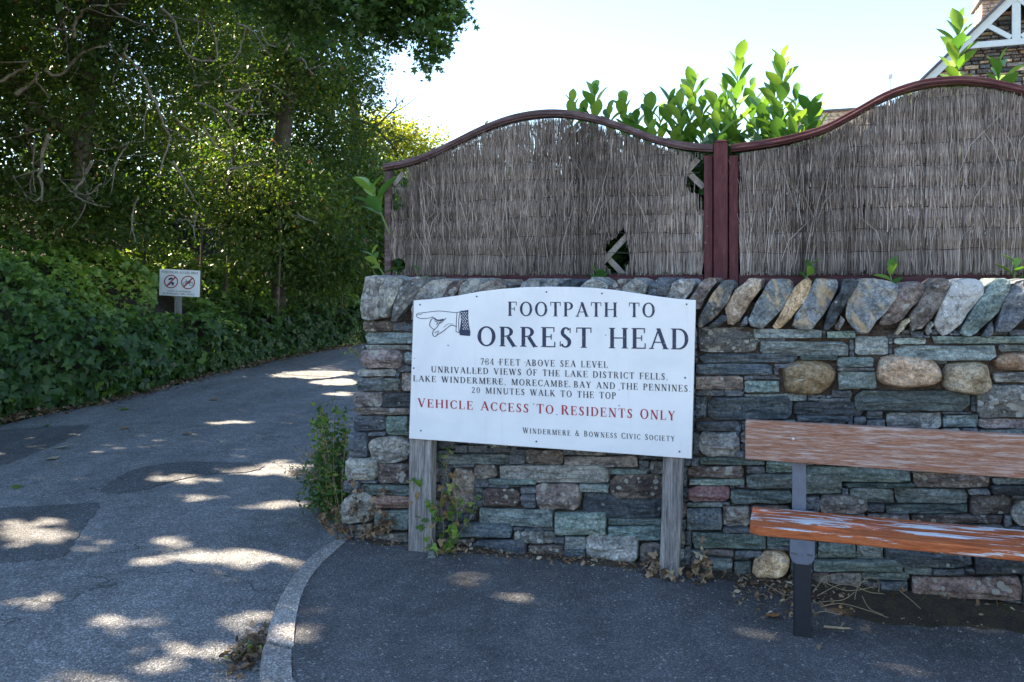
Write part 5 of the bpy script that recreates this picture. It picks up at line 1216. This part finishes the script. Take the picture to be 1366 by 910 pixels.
crown(T5, [(520,178,34,28,36,1.4),(552,192,34,28,36,1.4),(492,180,34,30,36,1.3),(530,225,60,30,36,1.4),(575,215,20,20,36,1.0,.6)], 14, 26, .16, M['lime'], .5, .34, cull=False, dens=2.2)
T6 = thing('woodland_tree', 'olive green bushy tree low behind the left end of the fence', 'tree', at(560, 372, 30)[:2] + (.3,), 0, 'trees along the left side of the lane')
trunk(T6, [at(560, 400, 30), at(560, 300, 30), at(558, 210, 30)], [.2,.15,.05])
crown(T6, [(500,260,50,40,30,1.3),(545,250,45,35,30,1.3),(590,235,35,25,30,1.2,.8),(600,205,14,20,30,.6,.25),(560,300,70,40,30,1.4),(480,330,50,60,30,1.2)], 14, 26, .13, M['tree'], .62, .30, cull=False)
# dark wood beyond
bw = []
for i in range(26):
    px = -120 + i * 27 + random.uniform(-10, 10); Y = random.uniform(21, 26) if px < 380 else 30
    top = 20 if px < 420 else 250
    bw.append((px, random.uniform(top, 330), 60, 70 if px < 400 else 40, Y, 1.5))
bw += [(px, -60, 80, 80, 22, 2) for px in range(-100, 380, 70)]
wd = thing('woodland', 'dark mass of woodland further back behind the trees', 'woodland', (-10, 24, 1)); wd['kind'] = 'stuff'; del wd['category']
o = crown(wd, bw, 8, 24, .16, M['tree'], .30, .38, LEAF4); o['kind'] = 'stuff'; o.name = 'foliage'

# sycamore whose limb reaches in over the lane from the left, high up
T7 = thing('sycamore_tree', 'sycamore left of the lane with its leafy limb hanging into the sky', 'tree', (-9.2, 8.6, .6))
trunk(T7, [(-9.2,8.6,.0),(-9.1,8.6,2.5),(-8.8,8.5,5.0),(-8.4,8.4,7.5),(-8.0,8.3,10.0)], [.42,.34,.30,.22,.10],
      [((-8.9,8.5,4.2), (-5.0,7.6,6.6), .13), ((-8.8,8.5,5.0), (-4.6,5.2,6.8), .12), ((-8.7,8.5,5.6), (-9.5,4.6,7.0), .12), ((-8.6,8.4,6.5), (-6.0,11.0,8.4), .12),
       ((-8.5,8.4,7.0), (-11.5,7.0,8.5), .10), ((-8.8,8.5,5.5), (-3.6,10.4,6.2), .13), ((-8.5,8.4,6.6), (-11,11,9), .1)])
MAPLE = (np.array([(0,0,0),(-.5,.1,-.03),(-.22,.32,.03),(-.55,.62,-.06),(-.17,.62,.03),(0,1.05,-.1),(.17,.62,.03),(.55,.62,-.06),(.22,.32,.03),(.5,.1,-.03)]),
         [(0,2,1),(0,8,2),(0,9,8),(2,4,3),(2,8,4),(4,8,6),(6,8,7),(4,6,5)])
bl = []
for (cx_, cy_, rx_, ry_, n, Y) in ((440,0,70,40,2600,9.6),(520,5,60,38,2600,9.4),(575,8,42,32,1500,9.3),(600,20,17,20,300,9.3),(568,50,22,26,560,9.3),(590,62,16,10,140,9.3),(562,86,9,11,110,9.3),(520,40,34,18,500,9.4),(500,20,30,40,600,9.4),(400,30,60,40,1400,9.8),
                                   (470,-50,160,40,4200,9.4),(555,-30,70,40,1800,9.3),(350,-30,90,40,1800,9.6),(478,46,22,20,200,9.5),(612,4,14,14,150,9.3)):
    c = np.array(at(cx_, cy_, Y)); k = Y / F; nc = max(3, n // 14); d = rng.normal(size=(nc, 3)); d /= np.linalg.norm(d, axis=1, keepdims=True); d *= rng.random((nc, 1)) ** .4
    C = c + d * np.array([rx_ * k, .7, ry_ * k]); nc = max(3, int(nc * .62)); C = C[:nc]; bl.append((C[:, None] + rng.normal(size=(nc, 14, 3)) * .065).reshape(-1, 3))
P = np.concatenate(bl); P = P[lit_cull(P)]; N = len(P)
leafmesh('hanging_foliage', P, rotset(N, (-.2,-.4,.8), .6, (.4,-.2,-.8), .5), rng.uniform(.05, .10, N), np.clip(rng.normal(.4, .22, N), 0, 1), M['syc'], T7, MAPLE)
# main crown: unseen overhead, clumps set along the sun rays to shade the lane
V = []
nc = 4300
gx = rng.uniform(-7.5, 3.6, nc); gy = rng.uniform(2.2, 13, nc); hh = rng.uniform(4.9, 8.8, nc)
C = np.stack([gx + SUN[0] * hh / SUN[2], gy + SUN[1] * hh / SUN[2], hh], 1)
vis = (C[:, 1] > 2) & ((C[:, 2] - H) / C[:, 1] * F < 420) & (C[:, 0] / C[:, 1] * F > -760)
C = C[~vis]
P = (C[:, None] + rng.normal(size=(len(C), 13, 3)) * np.array([.22, .22, .10])).reshape(-1, 3); P = P[lit_cull(P, .075)]; N = len(P)
leafmesh('crown', P, rotset(N, tuple(SUN), .28, (.4,-.2,-.5), .6), rng.uniform(.12, .20, N), np.clip(rng.normal(.45, .2, N), 0, 1), M['syc'], T7, LEAF4)
P = np.concatenate([clumps((-9.5,7.5,8.0), (4.5,4.5,3.0), 500, 16, .35, .6)]); P = P[lit_cull(P)]; N = len(P)
leafmesh('upper_crown', P, rotset(N, (-.2,-.3,.8), .6, (.4,-.2,-.5), .6), rng.uniform(.12, .2, N), np.clip(rng.normal(.45, .2, N), 0, 1), M['syc'], T7, LEAF4)

# ================================================================== WEEDS, CREEPERS, DEAD STEMS
def plant(name, label, cat, base, stems, leaves, mat, lsize, stem_mat='stem', shape=LEAF, tint=(.4, .2), up=.4, parts=True, srad=.002, group=None, leafname='leaf', droop=0.0):
    """stems: list of polylines (world); leaves per stem"""
    root = thing(name, label, cat, base, 0, group); b = Vector(base)
    dats = []
    for k in range(5):
        mm = MB(); mm.add([tuple(v) for v in shape[0]], shape[1], max(0, min(1, tint[0] + (k - 2) * tint[1] * .7))); dats.append(mm.data('plant_leaf', M[mat]))
    st_ = MB(); rest_ = MB(); nobj_ = 0
    for pts in stems:
        pp = cat_line([tuple(Vector(p) - b) for p in pts], 4); st_.tube(pp, [srad * (1 - .6 * i / len(pp)) for i in range(len(pp))], 5)
        for k in range(leaves):
            i = random.randint(1, len(pp) - 1); p = Vector(pp[i]) + Vector((random.gauss(0,.012), random.gauss(0,.012), random.gauss(0,.010)))
            tip = Vector((random.gauss(0,.7), random.gauss(-.2,.6), random.gauss(up,.5) + droop)).normalized(); nrm = Vector((random.gauss(0,.4), random.gauss(-.5,.4), random.gauss(.7,.4)))
            nrm = (nrm - tip * nrm.dot(tip)).normalized(); x = tip.cross(nrm); s = lsize * random.uniform(.6, 1.25)
            mt = Matrix.Translation(p) @ Matrix((x, tip, nrm)).transposed().to_4x4() @ Matrix.Diagonal((s, s, s, 1))
            if parts and nobj_ < 250: o = link(leafname, dats[random.randrange(5)], root); o.matrix_local = mt; nobj_ += 1
            else: rest_.add([mt @ Vector(v) for v in shape[0]], shape[1], max(0, min(1, random.gauss(*tint))))
    st_.build('stems', M[stem_mat], root)
    if rest_.v: tag(rest_.build('small_leaves', M[mat], root), kind='stuff')
    return root
def pl_(pts, w): return [wp(x, y, w) for x, y in pts]
plant('creeper', 'green and browning creeper climbing beside the left post of the white sign', 'plant', wp(580, 740, -.10),
      [pl_([(585,742),(592,710),(588,670),(594,630),(600,600)], -.07), pl_([(580,742),(600,715),(604,680),(597,640),(592,610)], -.06), pl_([(578,742),(568,720),(560,690),(552,660),(548,640)], -.17), pl_([(590,742),(612,712),(628,690),(634,664)], -.07), pl_([(584,742),(575,712),(582,690),(572,672)], -.19), pl_([(586,745),(598,730),(606,715)], -.15), pl_([(600,720),(610,690),(606,650)], -.08)],
      16, 'weed', .046, 'dry_stem', IVY, (.56, .28), up=.1)
plant('dried_weed', 'brown dried weed at the left corner of the wall beside the kerb', 'plant', wp(462, 716, -.05),
      [pl_([(470,716),(466,690),(474,664),(470,640)], -.06), pl_([(478,716),(490,690),(496,672),(512,655)], -.07), pl_([(466,716),(452,700),(446,680)], -.05), pl_([(480,716),(498,705),(512,690),(500,676)], -.08), pl_([(462,714),(440,706),(428,690)], -.02), pl_([(484,714),(505,708),(520,700)], -.06)],
      30, 'dead', .034, 'dry_stem', IVY, (.35, .3), srad=.0017)
plant('dried_weed', 'curled brown dried weed at the foot of the right post of the white sign', 'plant', wp(905, 778, -.14),
      [pl_([(905,782),(925,765),(935,745),(932,718)], -.12), pl_([(900,784),(885,770),(875,755),(868,742)], -.12), pl_([(912,784),(938,775),(945,760),(936,742)], -.13), pl_([(895,782),(880,778),(866,765)], -.17), pl_([(905,786),(920,788),(935,778)], -.2), pl_([(890,786),(900,776),(888,762)], -.2)],
      24, 'dead', .042, 'dry_stem', IVY, (.55, .35), srad=.0017)
# bushy growth at the left end of the wall
def rl(px, py, Y): return at(px, py, Y)
st_ = []
for k in range(34):
    bx = random.uniform(432, 462); Yb = random.uniform(5.5, 6.6); b0 = gnd(bx, 372 + 1100 * (H + .1) / Yb, -.1); b0 = (b0[0], b0[1], -.12)
    tx = bx + random.gauss(-6, 16); ty_ = random.uniform(548, 665) if k > 4 else random.uniform(515, 560); tx = min(tx, wleft(ty_) - 4); Yt = Yb + random.uniform(-.25, .25); t0 = at(tx, ty_, Yt); mid = tuple((np.array(b0) + np.array(t0)) / 2 + rng.normal(size=3) * .05)
    st_.append([b0, mid, t0])
plant('wild_bush', 'scrubby green bush with reddish leaves against the left end of the wall', 'bush', (st_[0][0][0], st_[0][0][1], -.12), st_, 34, 'weed', .042, 'dry_stem', LEAF, (.30, .32), parts=True, srad=.003, up=.3)
wb = bpy.data.objects['wild_bush']; Pb = []
for (cx_, cy_, rx_, ry_, n_) in ((442,610,20,46,500),(428,655,26,36,420),(446,660,22,34,480),(415,628,14,20,90)):
    d = rng.normal(size=(n_, 3)); d /= np.linalg.norm(d, axis=1, keepdims=True); d *= rng.random((n_, 1)) ** .5; Y = 5.75; k = Y / F
    Pb.append(np.array(at(cx_, cy_, Y)) + d * np.array([rx_ * k, .28, ry_ * k]))
Pb = np.concatenate(Pb); Pb = Pb[Pb[:, 2] > -.1]; n_ = len(Pb)
o = leafmesh('inner_leaves', Pb, rotset(n_, (-.2,-.6,.7), .6, (0,0,.2), .8), rng.uniform(.025, .045, n_), np.clip(np.where(rng.random(n_) < .12, .95, rng.normal(.12, .13, n_)), 0, 1), M['weed'], wb, LEAF); o['kind'] = 'stuff'
st_ = []
for k in range(22):
    Yb = random.uniform(5.6, 6.2); b0 = at(random.uniform(425, 445), 640, Yb); a = random.uniform(2.3, 3.6); L = random.uniform(.12, .30)
    t0 = (b0[0] + math.cos(a) * L, b0[1] - .05, b0[2] + math.sin(a) * L + .12); st_.append([b0, tuple((np.array(b0) + np.array(t0)) / 2 + rng.normal(size=3) * .03), t0])
plant('dried_weed', 'pale dead wispy stems leaning out from the bush over the lane', 'plant', st_[0][0], st_, 7, 'dead', .022, 'dry_stem', LEAF, (.8, .25), srad=.0018)
st_ = []
for k in range(12):
    Yb = 5.15; x = random.uniform(476, 484) ; y = random.uniform(440, 520); b0 = at(x + 4, y, Yb); t0 = at(x - random.uniform(5, 22), y - random.uniform(-5, 25), Yb); st_.append([b0, tuple((np.array(b0) + np.array(t0)) / 2 + rng.normal(size=3) * .01), t0])
plant('wall_weed', 'small yellow green weed sprouting from the left edge of the wall', 'plant', st_[0][0], st_, 7, 'weed', .022, 'dry_stem', LEAF, (.6, .25), srad=.001)
# tangle by the bench leg
tg = thing('stem_tangle', 'tangle of pale dry stems on the ground behind the bench leg', 'dead stems', wp(1120, 800, -.2))
b = tg.location; r = random.Random(21)
lines = [[(1090,795),(1120,780),(1140,782),(1160,790),(1178,792)],[(1140,800),(1145,782),(1160,770),(1172,775),(1172,790)],[(1095,812),(1120,805),(1150,812),(1185,824)],[(1085,790),(1100,770),(1112,768)],[(1150,795),(1160,812),(1178,820)],[(1083,806),(1105,802),(1125,800),(1140,790)],
         [(1060,800),(1040,790),(1022,780)],[(1200,788),(1215,800),(1228,812)],[(1095,775),(1130,788),(1165,783)],[(1086,830),(1100,822),(1120,826)],[(1070,790),(1052,800),(1040,815)]]
for ln in lines:
    pts = []
    for i, (x, y) in enumerate(ln):
        w_ = -.16 - (y - 780) * .005; q = Vector(wp(x, y, w_)); q.z = max(.004 + pz(q.x, q.y), min(q.z, .13)); pts.append(tuple(q - b))
    MB().tube(cat_line(pts, 5), .0017, 5).build('stem', M['dry_stem'], tg)
fl_dat = {}
def fallen(px, py, size, mat, tint, label, z=None, curl=.25, road=False, name='fallen_leaf'):
    z0 = RZ + .012 if road else 0; p = gnd(px, py, z0); zq = (rz(p[0], p[1]) + .01) if road else pz(p[0], p[1]) + .006
    mm = MB(); vs = [(v[0] * size, (v[1] - .5) * size, v[2] * size * 1.5 + curl * size * (v[0] ** 2 * 2 + (v[1] - .5) ** 2)) for v in MAPLE[0]]
    mm.add(vs, MAPLE[1], tint); o = link(name, mm.data(name, M[mat]), None, (p[0], p[1], zq), (random.uniform(-.15, .15), random.uniform(-.1, .1), random.uniform(0, 6)))
    tag(o, label, 'leaf'); return o
M['orange_leaf'] = leaf_mat('orange_leaf', [(0, (.30,.12,.04)), (1, (.42,.20,.07))], .2, .7)
fallen(1028, 823, .075, 'orange_leaf', .5, 'curled orange dead leaf lying left of the bench leg')
fallen(84, 597, .16, 'dead', 1.0, 'large pale leaf on the lane between the dark patches', road=True); fallen(62, 567, .16, 'weed', .35, 'pale green leaf on the lane near the ivy', road=True)
fallen(68, 612, .12, 'dead', .9, 'pale leaf on the lane just below the largest pale leaf', road=True); fallen(286, 533, .14, 'orange_leaf', .3, 'yellow brown leaf in the middle of the far lane', road=True)
fallen(167, 572, .12, 'orange_leaf', .7, 'small yellowish leaf on the lane left of centre', road=True); fallen(250, 580, .11, 'dead', .5, 'brown leaf on the lane above the oval patch', road=True)
fallen(394, 632, .11, 'dead', .3, 'brown curled leaf in the sunlit patch beside the bush', road=True); fallen(165, 546, .15, 'weed', .5, 'pale green leaf on the lane close to the leaf litter', road=True)
fallen(22, 649, .09, 'weed', .4, 'small green leaf at the left of the lane', road=True)
tk_ = thing('twig', 'short pale twig on the footway right of the bench leg', 'twig', gnd(1117, 839, .0)); 
MB().tube([(-.055,.01,.006),(-.02,.0,.007),(.02,-.006,.006),(.052,-.012,.008)], [.006,.0055,.005,.003], 6).build('stick', M['dry_stem'], tk_); MB().tube([(.01,-.004,.008),(.03,.012,.018)], .002, 5).build('snag', M['dry_stem'], tk_)
p = wp(576, 744, -.20); m = MB(); m.add([(-.022,-.015,-.01),(.02,-.018,-.01),(.026,.014,-.01),(-.016,.02,-.01),(-.018,-.012,.026),(.014,-.014,.03),(.020,.010,.022),(-.012,.016,.020)], [(0,3,2,1),(4,5,6,7),(0,1,5,4),(1,2,6,5),(2,3,7,6),(3,0,4,7)])
o = m.build('loose_stone', M['light'], None); o.location = (p[0], p[1], pz(p[0], p[1]) + .008); tag(o, 'small teal stone lying by the foot of the left sign post', 'stone')

# litter and grit
def litter(name, P, size, tint, mat, label, flat=.25):
    N = len(P); o = leafmesh(name, P, rotset(N, (0, 0, 1), flat, (0, 0, 0), 1.0), size, tint, mat, None, LEAF); tag(o, label, None, kind='stuff'); return o
p, back, u = hedge_pts(7000); off_ = rng.normal(-.12, .17, 7000)
P = np.stack([p[:, 0] + back[:, 0] * off_, p[:, 1] + back[:, 1] * off_, np.zeros(7000)], 1); P[:, 2] = RZ + .015 + rng.random(7000) * .03 + np.clip(off_ + .1, 0, 1) * .15
litter('leaf_litter', P, rng.uniform(.04, .09, 7000), np.clip(rng.normal(.45, .25, 7000), 0, 1), M['dead'], 'brown fallen leaves along the foot of the ivy', .45)
def wall_strip(N, s0, s1, wm, ws):
    s = rng.uniform(s0, s1, N); w_ = wm - np.abs(rng.normal(0, ws, N)); P = np.array([w2(a, b_, 0) for a, b_ in zip(s, w_)]); P[:, 2] = [pz(x, y) + .004 for x, y, _ in P]; return P
sL, sR = wl(455, 715)[0], wl(1366, 800)[0]
P = np.concatenate([wall_strip(650, sL, sR, -.01, .06), wall_strip(420, wl(985, 780)[0], wl(1130, 800)[0], -.02, .20), wall_strip(260, wl(600, 740)[0], wl(900, 780)[0], -.01, .06)]); N = len(P); P[:, 2] += rng.random(N) * .012
litter('wall_foot_litter', P, rng.uniform(.012, .040, N), np.clip(rng.normal(.5, .28, N), 0, 1), M['dead'], 'crumbled dead leaves along the foot of the stone wall', .6)
# gutter clump
gq = gnd(333, 868, -.1); P = np.array(gq) + np.c_[rng.normal(0, .05, 260), rng.normal(.02, .11, 260), rng.random(260) * .02]; P[:, 2] = RZ + .012 + rng.random(260) * .03
litter('gutter_leaves', P, rng.uniform(.02, .05, 260), np.clip(rng.normal(.4, .25, 260), 0, 1), M['dead'], 'brown leaves gathered in the gutter against the kerb', .6)
gp2 = (gnd(322, 872, -.1)); st_ = [[(gp2[0] + random.gauss(0,.03), gp2[1] + random.gauss(0,.04), -.12), (gp2[0] + random.gauss(0,.05), gp2[1] + random.gauss(0,.05), -.10), (gp2[0] + random.gauss(-.02,.07), gp2[1] + random.gauss(0,.07), -.06)] for _ in range(8)]
plant('gutter_weed', 'small green weed growing in the gutter against the kerb', 'plant', (gp2[0], gp2[1], RZ), st_, 5, 'weed', .022, 'dry_stem', LEAF, (.3, .3), srad=.001)
def grit(name, P, size, mat, label):
    T = np.array([(-.5,-.4,-.2),(.5,-.4,-.2),(.4,.5,-.2),(-.4,.4,-.2),(-.25,-.2,.35),(.3,-.2,.3),(.1,.3,.35)]); tri = [(0,1,5),(0,5,4),(1,2,6),(1,6,5),(2,3,6),(3,0,4),(3,4,6),(4,5,6)]
    N = len(P); o = leafmesh(name, P, rotset(N, (0,0,1), .3, (0,0,0), 1), size, rng.random(N), mat, None, (T, tri)); tag(o, label, None, kind='stuff')
M['grit'] = simple('pale_grit', (.26,.25,.23), .9, .5, 90)
P = np.concatenate([wall_strip(180, sL, sR + .2, -.03, .12), wall_strip(160, wl(960, 780)[0], sR + .2, -.05, .28)])
grit('grit', P, rng.uniform(.004, .010, len(P)), M['grit'], 'pale grit and chips scattered along the foot of the wall')
n = 260; x = rng.uniform(-4.5, 3.5, n); y = rng.uniform(2.6, 8, n); ok = []
kx_ = np.array([q[1] for q in KO]); 
P = np.stack([x, y, np.zeros(n)], 1); keep = []
for i in range(n):
    xx, yy = P[i, 0], P[i, 1]; on = yy < P0[1] + (xx - P0[0]) * EY / EX - .1
    k = min(range(60), key=lambda j: (KI[j][1] - yy) ** 2); k2 = KI[k][0]
    if xx > k2 + .02 and on and yy < KI[0][1]: P[i, 2] = pz(xx, yy) + .003; keep.append(i)
    elif xx < KO[k][0] - .03: P[i, 2] = rz(xx, yy) + .003; keep.append(i)
P = P[keep]; grit('scattered_grit', P, rng.uniform(.003, .009, len(P)), M['grit'], 'tiny pale chips scattered over the lane and footway')
# damp moss and earth strip at the foot of the wall behind the bench
m = MB(); n = 60
for k in range(n + 1):
    s = sL + .25 + (sR + 1.0 - sL) * k / n; wid = .05 + (.30 if s > wl(990,780)[0] else .0) * min(1, max(0, (s - wl(990,780)[0]) / .5)) + .03 * math.sin(s * 9) + .015 * math.sin(s * 31)
    a = w2(s, .10); b_ = w2(s, -wid * .55 - .02); c = w2(s, -wid - .03)
    m.v += [(a[0], a[1], pz(a[0], a[1]) + .022), (b_[0], b_[1], pz(b_[0], b_[1]) + .012 + .005 * math.sin(s * 23)), (c[0], c[1], pz(c[0], c[1]) - .003)]; m.t += [.5] * 3
for k in range(n):
    for i in range(2): m.f.append((k*3+i, k*3+i+1, (k+1)*3+i+1, (k+1)*3+i))
def moss():
    t = NT('mossy_earth'); v = t.coord(); n_ = t.noise(v, 9, 5, .7); f = t.noise(v, 80, 4, .7); c = t.ramp(n_, [(.35, (.045,.038,.032)), (.55, (.07,.055,.04)), (.68, (.06,.065,.02))]); c = t.mix(.8, c, t.ramp(f, [(.3, .5), (.7, 1.6)]), 'MULTIPLY')
    return t.done(c, .95, t.bump(f, .9, .01), spec=.2)
M['moss'] = moss(); tag(m.build('earth_strip', M['moss'], smooth=True), 'dark mossy earth along the foot of the wall', None, kind='structure')

for o in bpy.data.objects:
    if '_o' in o: del o['_o']
